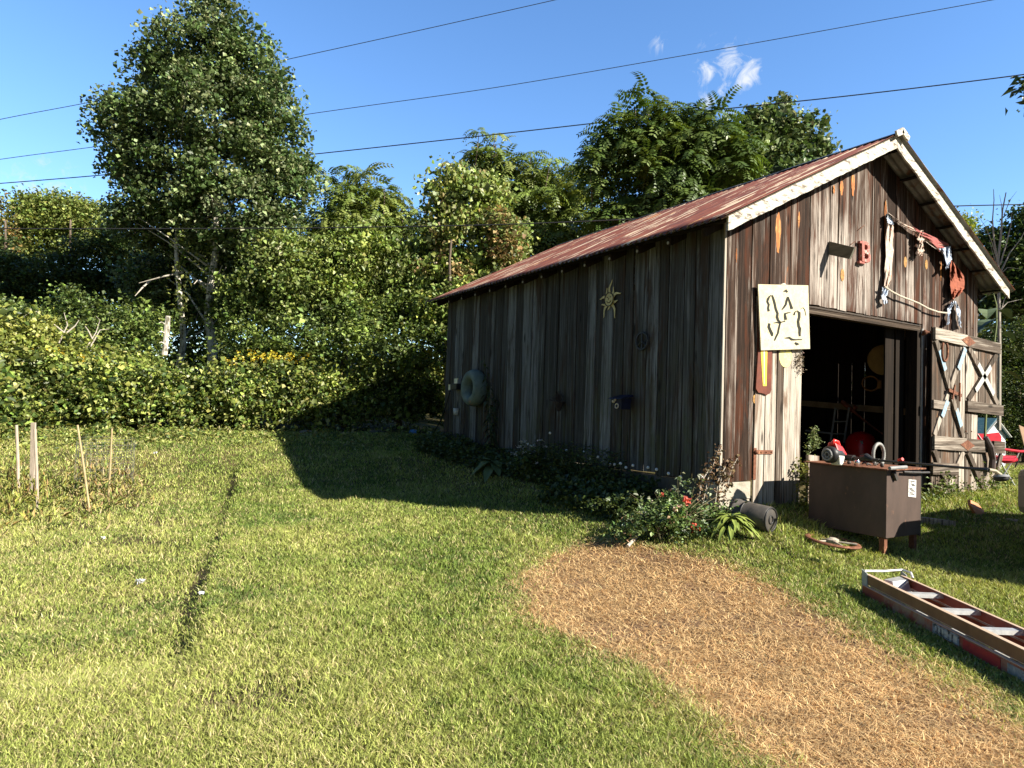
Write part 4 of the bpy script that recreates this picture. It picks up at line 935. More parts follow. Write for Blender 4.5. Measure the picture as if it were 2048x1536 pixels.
for w0 in (-.008, Wd+.008): mb.hexa([LP(-.05, w0-.004, -.2), LP(.035, w0-.004, -.2), LP(.035, w0+.004, -.2), LP(-.05, w0+.004, -.2), LP(-.06, w0-.004, .03), LP(.03, w0-.004, .01), LP(.03, w0+.004, .01), LP(-.06, w0+.004, .03)])
mb.each('foot_plate', M('dull grey plate', (.38, .40, .38), (.28, .3, .28), 9, .6), lad)
mb = MB(); mb.tube([LP(-.03, .0, .02), LP(-.05, Wd*.55, .02), LP(-.06, Wd+.02, .035), LP(.02, Wd+.05, .03), LP(.05, Wd+.05, -.01)], .011, 7); mb.hexa([LP(.06, Wd*.35, -.12), LP(.16, Wd*.5, -.12), LP(.16, Wd*.95, -.12), LP(.0, Wd*.9, -.12), LP(.05, Wd*.4, -.03), LP(.12, Wd*.5, -.03), LP(.12, Wd*.9, -.01), LP(.0, Wd*.88, -.01)]); mb.build('shoe', m_alu, lad)
wl = -.036
for s0_, s1_, zt, zb, mt in ((1.02, 1.32, -.105, -.178, M('worn black and white label', (.35, .35, .36), (.2, .2, .21), 40, .6, c3=(.05, .05, .05), scale3=30, lo3=.5, hi3=.55)), (1.78, 2.35, -.115, -.178, M('worn silver label', (.30, .30, .29), (.16, .17, .18), 30, .6, c3=(.4, .38, .34), scale3=20, lo3=.55, hi3=.62)), (1.36, 1.72, -.11, -.18, M('worn red label', (.42, .03, .035), (.32, .03, .03), 20, .5))):
    mb = MB(); mb.hexa([LP(s0_, wl-.002, zb), LP(s1_, wl-.002, zb), LP(s1_, wl, zb), LP(s0_, wl, zb), LP(s0_, wl-.002, zt), LP(s1_, wl-.002, zt), LP(s1_, wl, zt), LP(s0_, wl, zt)]); mb.build('label', mt, lad)
mb = MB()
for i, (a, b_) in enumerate(((1.05, 1.06), (1.09, 1.10), (1.13, 1.14), (1.16, 1.19), (1.22, 1.23), (1.26, 1.29))): mb.hexa([LP(a, wl-.004, -.165), LP(b_+.01, wl-.004, -.165), LP(b_+.01, wl-.002, -.165), LP(a, wl-.002, -.165), LP(a, wl-.004, -.12), LP(b_+.01, wl-.004, -.12), LP(b_+.01, wl-.002, -.12), LP(a, wl-.002, -.12)])
mb.each('label_print', m_white, lad)
# stakes
m_st = M('grey weathered stake', (.48, .40, .32), (.33, .27, .21), 14, .9, stretch=(4, 4, .6))
m_cane = M('bamboo cane', (.46, .36, .20), (.34, .26, .14), 9, .6)
def stake(u0, v0, u1, v1, r_, mt, label, name='garden_stake', flat=False, grp='stakes standing in the weedy plot'):
    g_ = G(u0, v0); D_ = float((g_-CAM)@RF); t_ = at_d(u1, v1, D_)
    mb = MB(); gg = g_-(t_-g_)/np.linalg.norm(t_-g_)*.08
    if flat: mb.bar(gg, t_, r_*2.2, r_, up=(RF[0], RF[1], 0))
    else: mb.tube([gg, (gg+t_)/2+[.005, .004, 0], t_], [r_, r_*1.1, r_], 8)
    return tag(mb.build(name, mt), label, 'stake', grp)
stake(37, 990, 33, 850, .020, m_st, 'leftmost thin grey stake in the weedy plot')
stake(64, 985, 67, 845, .030, m_st, 'thick grey flat stake behind a thinner one at far left', flat=True)
stake(75, 1025, 70, 858, .018, m_st, 'thin grey stake in front of the thick flat one')
stake(180, 1028, 155, 850, .013, m_cane, 'leaning bamboo cane at the left side of the wire cage')
stake(216, 1006, 224, 857, .012, m_cane, 'upright bamboo cane at the right side of the wire cage')
# wire cage
gc = G(208, 975); mb = MB(); Rg = .42; hg = .78
for k in range(9):
    z = .04+k*hg/8; mb.tube([gc+[Rg*math.cos(a), Rg*math.sin(a), z] for a in np.linspace(0, 2*math.pi, 29)], .0022, 4, False)
for k in range(30): a = 2*math.pi*k/30; mb.tube([gc+[Rg*math.cos(a), Rg*math.sin(a), 0], gc+[Rg*math.cos(a+.05), Rg*math.sin(a+.05), hg]], .0022, 4, False)
tag(mb.build('wire_cage', M('thin grey wire', (.28, .28, .26), (.2, .2, .18), 5, .5, metal=.5)), 'round cage of thin grey wire mesh between two bamboo canes', 'wire cage')
# litter
def scrap(u, v, s_, label):
    g_ = G(u, v); mb = MB(); r = random.Random(u); P_ = []
    for i in range(5):
        for j in range(5): P_.append(g_+[s_*.7*(i/2-1)*r.uniform(.2, 1.1), s_*.7*(j/2-1)*r.uniform(.2, 1.1), .035+s_*.9*r.random()])
    mb.add(P_, [(i*5+j, i*5+j+1, i*5+j+6, i*5+j+5) for i in range(4) for j in range(4)])
    return tag(mb.build('paper_scrap', M('white paper', (.8, .8, .82), (.65, .66, .7), 12, .8, bump=0)), label, 'litter', 'white scraps on the lawn')
scrap(279, 1176, .06, 'largest crumpled white scrap on the left lawn'); scrap(402, 1199, .045, 'crumpled white scrap beside the dark crease in the lawn'); scrap(206, 1085, .04, 'small white scrap below the wire cage'); scrap(310, 912, .06, 'pale scrap far up the lawn right of the cage')
g_ = G(826, 868); mb = MB(); mb.ball(g_+[0, 0, .06], .13, 8, (1, .7, .6)); tag(mb.build('blue_ball', M('blue plastic', (.15, .35, .65), (.12, .3, .6), 5, .4), smooth=True), 'small blue plastic toy at the foot of the hedge near the shed', 'toy')
g_ = G(858, 872); mb = MB(); mb.lathe([(.001, 0), (.05, 0), (.06, .12), (.05, .12), (.045, .02)], g_, (0, 0, 1), 12); tag(mb.build('white_cup', M('white plastic', (.7, .7, .7), (.6, .6, .6), 5, .4), smooth=True), 'small white cup on the ground left of the shed corner', 'cup')
for k, (u, v, s_, lb) in enumerate(((612, 868, .20, 'leftmost grey stone along the hedge foot'), (690, 869, .14, 'small stone in the middle of the hedge foot'), (752, 867, .22, 'long grey stone at the hedge foot nearest the blue toy'))):
    g_ = G(u, v); mb = MB(); mb.ball(g_+[0, 0, .02], s_, 7, (1, .6, .45)); tag(mb.build('stone', M('grey stone', (.22, .2, .16), (.14, .13, .1), 6, .9), smooth=True), lb, 'stone', 'stones at the hedge foot')

# dog house
g_ = G(2008, 936); D_ = float((g_-CAM)@RF); k_ = D_/FPX
fx = np.array([RX[0], RX[1], 0]); fx /= np.linalg.norm(fx); fz = np.array([RF[0], RF[1], 0]); fz /= np.linalg.norm(fz)
wd_ = fx*.86+fz*.5; wd_ /= np.linalg.norm(wd_); dp = -fx*.55+fz*.83; dp -= wd_*(dp@wd_); dp /= np.linalg.norm(dp)
cf = at_d(1986, 936, D_); cf[2] = g_[2]; hh = (936-838)*k_*.98; he = (936-872)*k_; hw_ = 50*k_
dg = empty('dog_house', tuple(cf), 'small white clapboard dog house with a teal shingle roof behind the open door', 'dog house')
m_clap = M('white clapboard', (.60, .62, .64), (.5, .54, .57), 9, .6, c3=(.45, .48, .5), scale3=6, lo3=.55, hi3=.6, stretch=(1, 1, 6))
mb = MB(); fp = [cf-wd_*hw_, cf+wd_*hw_, cf+wd_*hw_+up_*he, cf+up_*hh, cf-wd_*hw_+up_*he]; mb.prism(fp, dp*1.3); mb.build('wall', m_clap, dg)
m_teal = M('teal shingles', (.05, .14, .18), (.03, .09, .12), 18, .7, stretch=(1, 1, 4), c3=(.12, .2, .22), scale3=12)
for s_ in (-1, 1):
    mb = MB(); a = cf+up_*(hh+.012)-dp*.08; b_ = cf+wd_*s_*(hw_*1.12)+up_*(he-.05)-dp*.08; mb.prism([a, b_, b_+up_*.03, a+up_*.03], dp*1.46); mb.build('roof', m_teal, dg)
mb = MB(); 
for s_ in (-1, 1): mb.bar(cf+up_*(hh)-dp*.1, cf+wd_*s_*hw_*1.10+up_*(he-.03)-dp*.1, .02, .05, up=tuple(dp))
mb.each('trim', m_wh2, dg)
mb = MB()
for i in range(9): z = .1+i*he/9; mb.bar(cf-wd_*hw_-dp*.006+up_*z, cf+wd_*hw_-dp*.006+up_*z, .008, .012)
mb.each('clapboard_edge', M('grey edge', (.5, .54, .58), (.4, .45, .5), 5, .7), dg)
# red camp chair
D2 = 12.5; g_ = at_d(2005, 960, D2); g_[2] = float(T(g_[0], g_[1])); A_ = lambda u, v, D=D2: at_d(u, v, D)
ch = empty('red_camp_chair', tuple(g_), 'red folding camp chair standing on the grass in front of the dog house', 'chair')
m_rf = M('red canvas', (.62, .03, .05), (.5, .02, .04), 9, .8)
mb = MB()
mb.prism([A_(1952, 867), A_(1975, 868), A_(1998, 865), A_(2003, 874), A_(2002, 890), A_(1953, 890)], RF*.03); mb.build('backrest', m_rf, ch)
mb = MB(); mb.tube([A_(1990, 896, D2-.2), A_(2010, 899, D2-.2), A_(2040, 903, D2-.2), A_(2060, 903, D2-.2)], .025, 7); mb.tube([A_(1993, 916), A_(2010, 923), A_(2025, 921), A_(2033, 918)], .04, 7); mb.build('arm', m_rf, ch)
mb = MB(); mb.prism([A_(1990, 912, D2+.3), A_(2035, 914, D2+.3), A_(2030, 922, D2-.2), A_(1996, 921, D2-.2)], up_*.02); mb.build('seat', m_rf, ch)
mb = MB()
for a, b_ in (((1998, 920), (2030, 972)), ((2026, 920), (1992, 975)), ((2002, 890), (1994, 912)), ((2038, 905), (2030, 922)), ((1955, 868), (1996, 925))): mb.tube([A_(*a), A_(*b_)], .011, 6)
mb.build('leg', m_alu, ch)
c_ = empty('tan_canvas_chair', tuple(A_(2065, 900, 14)), 'tan canvas chair back cut off by the right edge of the photo', 'chair')
mb = MB(); mb.prism([A_(2038, 850, 14), A_(2075, 866, 14), A_(2078, 900, 14), A_(2049, 892, 14)], RF*.03); mb.build('backrest', M('tan canvas', (.55, .36, .24), (.45, .3, .2), 7, .8), c_)
mb = MB(); mb.tube([A_(2050, 892, 14), A_(2030, 935, 14)], .015, 6); mb.tube([A_(2076, 898, 14), A_(2040, 960, 14)], .015, 6); mb.build('leg', m_black, c_)

# pickup truck, its rear corner at the right edge
tr = empty('pickup_truck', (4.5, -3.6, -.7), 'grey-beige pickup truck with only its rounded rear corner showing at the right edge', 'pickup truck')
m_car = M('grey beige car paint', (.20, .18, .15), (.17, .155, .13), 2, .35, metal=.3, bump=.02, c3=(.26, .22, .16), scale3=5, lo3=.6, hi3=.8)
tz = float(T(1.9, -2.6)); pc = at_d(2046, 985, 7.15)
xb, yn = pc[0]-.13, pc[1]+.03; zb_, zt_ = pc[2]-.23, pc[2]+.27
print('truck corner', pc, 'ground', tz)
yf = yn-1.75
mb = MB(); mb.box((xb, yf, zb_), (xb+5.0, yn, zt_)); mb.build('body', m_car, tr, bevel=.09)
mb = MB(); mb.hexa([(xb+1.9, yf+.12, zt_), (xb+3.9, yf+.12, zt_), (xb+3.9, yn-.12, zt_), (xb+1.9, yn-.12, zt_), (xb+2.1, yf+.25, zt_+.62), (xb+3.4, yf+.25, zt_+.62), (xb+3.4, yn-.25, zt_+.62), (xb+2.1, yn-.25, zt_+.62)]); mb.build('cab', m_car, tr, bevel=.12)
for x in (xb+.95, xb+4.1):
    for y in (yn-.14, yf+.14):
        mb = MB(); mb.torus((x, y, tz+.37), (0, 1, 0), .26, .11, 30, 10); w_ = mb.build('wheel', m_black, tr, smooth=True)
        mb = MB(); mb.lathe([(.001, -.04), (.17, -.04), (.19, .04), (.001, .03)], (x, y, tz+.37), (0, 1, 0), 20); mb.build('rim', m_alu, w_, smooth=True)
mb = MB(); mb.box((xb+.02, yf+.1, zb_-.12), (xb+.16, yn-.15, zb_-.01)); mb.build('bumper', m_dkmetal, tr, bevel=.02)

# ============================================================ VEGETATION
def unit(v): return v/(np.linalg.norm(v, axis=-1, keepdims=True)+1e-9)
def leaf_geo(P, size, aspect=.75, flat=.5, sizevar=.24, curl=.18, dirs=None, face=None):
    """diamond leaves folded on the midrib; P (n,3)"""
    n = len(P); nr = rng.normal(size=(n, 3)); nr[:, 2] = np.abs(nr[:, 2])+flat
    if face is not None: nr = nr+face
    nr = unit(nr); e1 = rng.normal(size=(n, 3)) if dirs is None else dirs+.35*rng.normal(size=(n, 3))
    e1 = unit(e1-nr*(e1*nr).sum(1, keepdims=True)); e2 = np.cross(nr, e1)
    s = size*(1+sizevar*rng.normal(size=(n, 1))).clip(.4, 1.9)
    L_ = e1*s; W_ = e2*s*aspect*.5*(.65+.6*rng.random((n, 1))); up = nr*s*curl
    V = np.stack([P-L_*.5, P-L_*.05+W_+up, P+L_*.5-up*.5, P-L_*.05-W_+up], 1).reshape(-1, 3)
    i = np.arange(n)[:, None]*4
    F = np.concatenate([i+np.array([[0, 1, 2]]), i+np.array([[0, 2, 3]])], 1).reshape(-1, 3)
    return V, F
def colours(n, pal, var=.22, idx=None):
    pal = np.array(pal); k = rng.integers(0, len(pal), n) if idx is None else idx
    c = pal[k % len(pal)]*(1+var*rng.normal(size=(n, 1))).clip(.35, 1.9)
    return (c*(1+.06*rng.normal(size=(n, 3)))).clip(.002, .9)
class Foliage:
    def __init__(s): s.V = []; s.F = []; s.C = []; s.n = 0
    def add(s, V, F, C):      # C per vertex
        s.V.append(V); s.F.append(F+s.n); s.C.append(C); s.n += len(V)
    def leaves(s, P, size, pal, var=.22, idx=None, **k):
        V, F = leaf_geo(P, size, **k); C = colours(len(P), pal, var, idx); s.add(V, F, np.repeat(C, 4, 0))
    def build(s, name, mt, parent=None): return npmesh(name, np.concatenate(s.V), np.concatenate(s.F), mt, np.concatenate(s.C), parent)
def ell(u, v, ru, rv, D, off=0., dr=.85):
    c = at_d(u, v, D+off); k = D/FPX
    return c, np.array([ru*k, rv*k, ru*k*dr])      # radii along right, up, forward
def ellpts(e, n, shell=.55):
    c, r = e; d = unit(rng.normal(size=(n, 3))); t_ = (rng.random((n, 1))*(1-shell**3)+shell**3)**(1/3)
    q_ = d*t_*r; return c+q_[:, :1]*RX+q_[:, 1:2]*np.array([0, 0, 1.])+q_[:, 2:]*unit(np.array([RF[0], RF[1], 0.])), d
def clusters(ells, ncl, shell=.55):
    w_ = np.array([np.prod(r)**(2/3) for _, r in ells]); w_ /= w_.sum(); out_ = []
    for e, k in zip(ells, np.maximum(1, np.round(w_*ncl)).astype(int)): out_.append(ellpts(e, k, shell)[0])
    return np.concatenate(out_)
GAIN = 1.45
def crown(fo, ells, ncl, nl, rcl, size, pal, shell=.55, flatz=.7, clvar=.16, **k):
    sh = rcl*.95; ells = [(c_, np.maximum(r_*.45, r_-sh)) for c_, r_ in ells]
    C = clusters(ells, ncl, shell); nc = len(C); m_ = nl*nc
    rad = rcl*(.6+.8*rng.random((nc, 1))); P = np.repeat(C, nl, 0)+rng.normal(size=(m_, 3)).clip(-1.7, 1.7)*np.repeat(rad, nl, 0)*np.array([1, 1, flatz])
    pal = np.array(pal); ci = np.repeat(rng.integers(0, len(pal), nc), nl); mixm = rng.random(m_) < .35; ci[mixm] = rng.integers(0, len(pal), mixm.sum())
    cb = np.repeat(1+clvar*rng.normal(size=(nc, 1)), nl, 0).clip(.6, 1.5)
    V, F = leaf_geo(P, size*rng.uniform(.62, 1.25, (m_, 1)), **k); c = colours(m_, pal, .3, ci)*cb*GAIN
    fo.add(V, F, np.repeat(c.clip(.002, .9), 4, 0)); return C
def trunk_mesh(mb, base, top, r0, r1, C=None, nb=10, seed=0, wob=.12, rb=.35):
    r = random.Random(seed); base = np.array(base, float); top = np.array(top, float); pts = []
    for i in range(11):
        t_ = i/10; pts.append(base+(top-base)*t_+np.array([r.uniform(-wob, wob), r.uniform(-wob, wob), 0])*(t_ > 0)*(1-.5*t_))
    mb.tube(pts, [r0*(1.25 if i == 0 else 1)+(r1-r0)*i/10 for i in range(11)], 9)
    if C is not None and len(C):
        for k in range(nb):
            c = C[r.randrange(len(C))]; t_ = min(.93, max(.12, (c[2]-base[2]-.9*abs(np.hypot(*(c-base)[:2]))*.7)/(top[2]-base[2]+1e-6)))
            p = base+(top-base)*t_; rr_ = (r0+(r1-r0)*t_)*rb*.7+.01; mid = (p*.55+c*.45)+np.array([r.uniform(-.2, .2), r.uniform(-.2, .2), r.uniform(-.1, .25)])
            mb.tube([p, mid, c], [rr_, rr_*.6, .012], 6)
m_barkw = M('pale grey bark', (.66, .61, .52), (.46, .42, .34), 6, .9, bump=.5, stretch=(1, 1, .5), c3=(.12, .11, .08), scale3=5, lo3=.52, hi3=.6)
m_bark = M('brown bark', (.16, .12, .09), (.09, .07, .05), 8, .95, bump=.5, stretch=(1, 1, .4))
m_dead = M('bleached dead wood', (.50, .45, .38), (.34, .30, .25), 9, .9, stretch=(1, 1, .4))
GRN = [(.095, .135, .03), (.125, .16, .04), (.07, .105, .025), (.16, .19, .06)]
POP = [(.058, .092, .028), (.085, .12, .042), (.042, .068, .021), (.15, .18, .085)]
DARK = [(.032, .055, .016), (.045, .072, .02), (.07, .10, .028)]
LITE = [(.14, .18, .04), (.18, .21, .055), (.11, .145, .035), (.21, .23, .08)]
YEL = [(.20, .22, .05), (.16, .20, .045), (.24, .25, .06), (.12, .17, .04)]
TAN = [(.20, .17, .07), (.14, .16, .05), (.24, .17, .08), (.10, .14, .04)]
def base_at(u, D):
    p = at_d(u, 850, D); return np.array([p[0], p[1], float(T(p[0], p[1]))-.15])
def tree(name, label, cat, ells, D, u, args, trunks=None, group=None, bark=None, r0=.16, fr=None, dead=()):
    b0_ = base_at(u, D); root = empty(name, tuple(b0_), label, cat, group)
    fo = Foliage(); C = None
    for (ncl, nl, rcl, size, pal, kw) in args:
        c_ = crown(fo, ells, ncl, nl, rcl, size, pal, **kw); C = c_ if C is None else C
    fo.build('crown', LEAF, root)
    for i, (ub, vt, ut, rs) in enumerate(trunks or ((u, 500, u, 1.),)):
        bb = base_at(ub, D); tt = at_d(ut, vt, D)
        mb = MB(); trunk_mesh(mb, bb, tt, r0*rs, .03, C, 14, i+3); mb.build('trunk', bark or m_bark, root, smooth=True)
    return root, C

# tall poplar-like tree on the left
D = 21.
E_ = [ell(*a, D) for a in ((425, 55, 78, 80), (400, 125, 125, 90), (335, 165, 92, 82), (495, 140, 78, 95), (295, 245, 105, 72), (240, 245, 66, 58), (430, 230, 140, 90), (525, 220, 82, 100), (550, 300, 78, 95), (470, 330, 120, 80),
     (320, 320, 100, 62), (560, 380, 72, 75), (470, 420, 130, 80), (330, 385, 85, 55), (262, 352, 62, 34), (232, 347, 40, 28), (280, 412, 74, 44), (250, 412, 44, 30), (520, 480, 90, 60), (600, 360, 52, 62))]
E_ += [ell(400, 460, 130, 70, D, 1.3), ell(300, 460, 90, 55, D, .9), ell(400, 560, 130, 80, D, 2.6), ell(300, 560, 80, 60, D, 2.6), ell(480, 520, 80, 70, D, 1.2)]
root, C = tree('tall_poplar_tree', 'tallest tree, dense dark green crown on two pale trunks at the left', 'tree', E_, D, 415,
     [(820, 112, .25, .12, POP, dict(shell=.62, aspect=.95, flat=.25, clvar=.22)), (150, 30, .2, .125, [(.20, .24, .12), (.15, .20, .08)], dict(shell=.95, aspect=.9))],
     trunks=((421, 140, 432, 1.), (365, 330, 352, .75)), bark=m_barkw, r0=.17)
fo = Foliage()
for u0, u1 in ((421, 424), (366, 362)):          # sparse leaves climbing the trunks
    for v in range(430, 660, 9):
        c = at_d(u0+rr.uniform(-16, 16), v, D-.25); fo.leaves(c+rng.normal(size=(12, 3))*.14, .13, LITE)
fo.build('trunk_leaves', LEAF, root)
mb = MB()
for a, b_, c in (((421, 600), (440, 560), (452, 535)), ((424, 575), (395, 560), (388, 568)), ((421, 560), (438, 545), (445, 530)), ((366, 545), (330, 552), (278, 566)), ((300, 562), (285, 575), (270, 592)), ((424, 470), (470, 440), (500, 428))):
    mb.tube([at_d(*a, D), at_d(*b_, D-.3), at_d(*c, D-.5)], [.035, .024, .010], 6)
mb.each('bare_branch', m_dead, root)
# left far trees
tree('rounded_far_tree', 'rounded yellow green tree behind the others at far left', 'tree', [ell(*a, 34) for a in ((125, 440, 88, 62), (75, 480, 75, 70), (180, 470, 52, 55), (60, 420, 50, 40))], 34, 120,
     [(260, 95, .40, .16, [(.13, .16, .04), (.10, .14, .035), (.16, .18, .05)], dict(shell=.5))], trunks=((120, 560, 120, 1.),))
tree('russet_tree', 'tree with thin russet top cut off by the left edge', 'tree', [ell(*a, 31) for a in ((-20, 430, 50, 50), (5, 480, 40, 55), (-60, 450, 60, 80))], 31, -10,
     [(60, 70, .32, .15, [(.20, .13, .05), (.14, .14, .04), (.10, .11, .03)], dict(shell=.4))], trunks=((0, 540, -2, .6),))
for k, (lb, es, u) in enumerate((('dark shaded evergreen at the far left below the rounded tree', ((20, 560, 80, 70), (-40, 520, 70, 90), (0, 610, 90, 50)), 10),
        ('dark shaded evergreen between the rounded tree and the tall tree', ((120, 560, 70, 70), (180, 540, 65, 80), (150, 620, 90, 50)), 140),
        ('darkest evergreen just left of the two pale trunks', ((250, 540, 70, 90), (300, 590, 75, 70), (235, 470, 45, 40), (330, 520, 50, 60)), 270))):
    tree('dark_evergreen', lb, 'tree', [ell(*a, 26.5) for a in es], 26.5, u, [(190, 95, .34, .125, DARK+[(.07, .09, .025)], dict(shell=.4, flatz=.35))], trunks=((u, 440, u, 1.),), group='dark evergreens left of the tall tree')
# feather-leaved trees: rosettes of arching fronds
def rosette(nf=9, L0=.95, nl=8, lsize=.21):
    Vs, Fs = [], []; n = 0
    for f in range(nf):
        a = 2*math.pi*f/nf+rr.uniform(-.25, .25); up0 = rr.uniform(.15, 1.1); Lf = L0*rr.uniform(.75, 1.15); d = np.array([math.cos(a), math.sin(a), 0])
        for i in range(2, nl+2):
            s_ = i/(nl+1); pos = d*Lf*s_*(1-.12*s_)+np.array([0, 0, Lf*(up0*s_-.85*s_*s_)])
            tdir = unit(d*Lf*(1-.24*s_)+np.array([0, 0, Lf*(up0-1.7*s_)])); side = np.cross(tdir, [0, 0, 1.]); side /= np.linalg.norm(side)
            for sg_ in (-1, 1):
                ld_ = unit(side*sg_+tdir*.45+np.array([0, 0, -.3])); le = lsize*(1-.35*abs(s_-.45)); w_ = unit(np.cross(ld_, np.cross(tdir, side)))*le*.24
                b_ = pos; Vs += [b_, b_+ld_*le*.4+w_, b_+ld_*le, b_+ld_*le*.4-w_]; Fs += [(n, n+1, n+2), (n, n+2, n+3)]; n += 4
    return np.array(Vs), np.array(Fs)
ROS = [rosette(9+k % 3) for k in range(5)]
def feather(fo, C, scale, pal):
    for c in C:
        V, F = ROS[rng.integers(0, 5)]; a = rng.random()*6.28; s_ = scale*rng.uniform(.7, 1.25)
        tx, ty = rng.normal(size=2)*.3; ca, sa = math.cos(a), math.sin(a)
        Rz = np.array([[ca, -sa, 0], [sa, ca, 0], [0, 0, 1.]]); Rt = np.array([[1, 0, tx], [0, 1, ty], [-tx, -ty, 1.]])
        V2 = (V*s_)@Rz.T@Rt.T+c; nl = len(V)//4; base = np.array(pal[rng.integers(0, len(pal))])*rng.uniform(.8, 1.2)
        col = np.repeat((base*(1+.15*rng.normal(size=(nl, 1)))).clip(.01, .9), 4, 0); fo.add(V2, F, col)
AIL = [(.15, .21, .045), (.19, .24, .055), (.12, .17, .04), (.22, .26, .07)]
def feather_tree(label, es, D, u, n, scale=.85, tips=(), pal=AIL):
    ells = [ell(*a, D) for a in es]; b0_ = base_at(u, D); root = empty('feather_leaved_tree', tuple(b0_), label, 'tree', 'feather leaved trees behind the shed')
    C = clusters(ells, n, .35); T_ = [at_d(a, b_, D+rng.uniform(-.6, .6)) for a, b_ in tips]
    if T_: C = np.concatenate([C, np.array(T_)])
    fo = Foliage(); feather(fo, C, scale, pal); fo.build('crown', LEAF, root)
    mb = MB(); tp = max(C, key=lambda c: c[2]); trunk_mesh(mb, b0_, tp-np.array([0, 0, .3]), .12, .02, C, 26, 5, .1)
    for t_ in T_: mb.tube([t_-np.array([rng.uniform(-.3, .3), .0, 1.5]), t_], [.03, .012], 5)
    mb.build('trunk', m_bark, root, smooth=True); return root
feather_tree('bright feather leaved tree immediately right of the tall tree', ((655, 440, 45, 65), (700, 400, 42, 60), (745, 420, 52, 50), (680, 480, 80, 50)), 24, 690, 120, .75, ((700, 345), (655, 352), (730, 360), (770, 378)))
feather_tree('low feather leaved tree left of the vine covered tree', ((790, 440, 45, 45), (810, 480, 60, 50), (760, 500, 60, 40)), 25, 795, 80, .7, ((800, 395), (780, 400), (830, 420)))
feather_tree('feather leaved tree with one tall tip above the vine covered tree', ((975, 330, 38, 40), (1010, 360, 45, 40), (990, 410, 60, 50)), 25, 985, 70, .8, ((958, 268), (990, 275), (965, 300), (995, 305)))
feather_tree('feather leaved tree in the middle of the gap above the roof', ((1070, 360, 40, 40), (1090, 410, 70, 55), (1140, 380, 50, 45), (1120, 460, 90, 50), (1050, 450, 55, 60)), 25, 1095, 150, .8, ((1060, 312), (1100, 325), (1145, 330), (1180, 345), (1035, 318)))
feather_tree('largest feather leaved tree, arching over the middle of the roof', ((1290, 270, 75, 50), (1240, 300, 55, 50), (1370, 270, 60, 50), (1330, 340, 100, 60), (1215, 365, 42, 45), (1260, 420, 50, 30), (1420, 330, 80, 70), (1240, 460, 60, 40), (1350, 420, 90, 50)), 21, 1330, 260, .85, ((1295, 200), (1250, 225), (1330, 225), (1390, 235), (1270, 215), (1200, 280), (1180, 330), (1440, 230)), [(.085, .14, .03), (.11, .165, .035), (.07, .115, .025), (.13, .18, .04)])
# vine covered tree
root, C = tree('vine_covered_tree', 'rounded tree draped in vines turning brown beside the left roof end', 'tree', [ell(*a, 21) for a in ((900, 385, 58, 66), (872, 450, 46, 55), (955, 410, 66, 66), (940, 480, 92, 72), (1010, 500, 55, 65), (880, 540, 70, 60), (975, 560, 80, 50))], 21, 925,
     [(240, 90, .25, .135, LITE+[(.10, .14, .03)], dict(shell=.72, flat=-.3, aspect=.95, curl=.1)), (30, 70, .24, .13, TAN, dict(shell=.9, aspect=.9, flat=-.2))], trunks=((925, 520, 925, 1.), (895, 540, 890, .5)), bark=m_barkw)
fo = Foliage(); crown(fo, [ell(1000, 470, 45, 60, 20.3), ell(920, 560, 26, 50, 20.0)], 34, 80, .22, .13, TAN, shell=.5, aspect=.9); fo.build('brown_vine', LEAF, root)
# broad-leaved tree at right behind the ridge
tree('broad_leaved_tree', 'dark broad leaved tree rising behind the shed ridge', 'tree', [ell(*a, 22) for a in ((1560, 250, 50, 55), (1520, 300, 60, 60), (1600, 310, 55, 60), (1628, 290, 26, 50), (1490, 290, 40, 60), (1570, 370, 90, 50), (1480, 370, 60, 60), (1500, 235, 22, 25), (1572, 205, 14, 22), (1632, 235, 10, 20))], 22, 1560,
     [(230, 85, .24, .165, POP, dict(shell=.6, aspect=.95, flat=.2)), (25, 40, .2, .16, [(.18, .24, .10)], dict(shell=.95))], trunks=((1560, 190, 1570, .9), (1500, 220, 1498, .5)))
# mixed understory trees behind the hedge
for k, (lb, es, u, D, pal) in enumerate((
        ('mid green leafy tree directly right of the two pale trunks', ((520, 570, 75, 60), (570, 520, 75, 70), (600, 590, 70, 60)), 555, 20.2, GRN),
        ('leafy tree below the bright feather leaved tree', ((670, 540, 80, 65), (720, 500, 70, 60), (700, 600, 80, 55)), 690, 20.6, LITE[:3]+GRN[:1]),
        ('shadier leafy tree below the low feather leaved tree', ((800, 540, 70, 60), (830, 600, 75, 50), (760, 610, 70, 45)), 800, 21., GRN),
        ('leafy tree under the left roof end', ((880, 620, 50, 45), (940, 610, 60, 50)), 900, 19.5, YEL+GRN),
        ('leafy tree showing in the gap over the middle of the roof', ((1080, 520, 90, 50), (1170, 500, 90, 45), (1250, 490, 70, 40)), 1150, 25, GRN),
        ('leafy tree low behind the right half of the roof', ((1430, 440, 90, 60), (1340, 480, 80, 50)), 1400, 24, GRN))):
    tree('leafy_tree', lb, 'tree', [ell(*a, D) for a in es], D, u, [(170, 95, .24, .125, pal, dict(shell=.7, flat=.1, clvar=.32))], trunks=((u, 480 if k < 4 else 440, u, .6),), group='leafy trees behind the hedge')
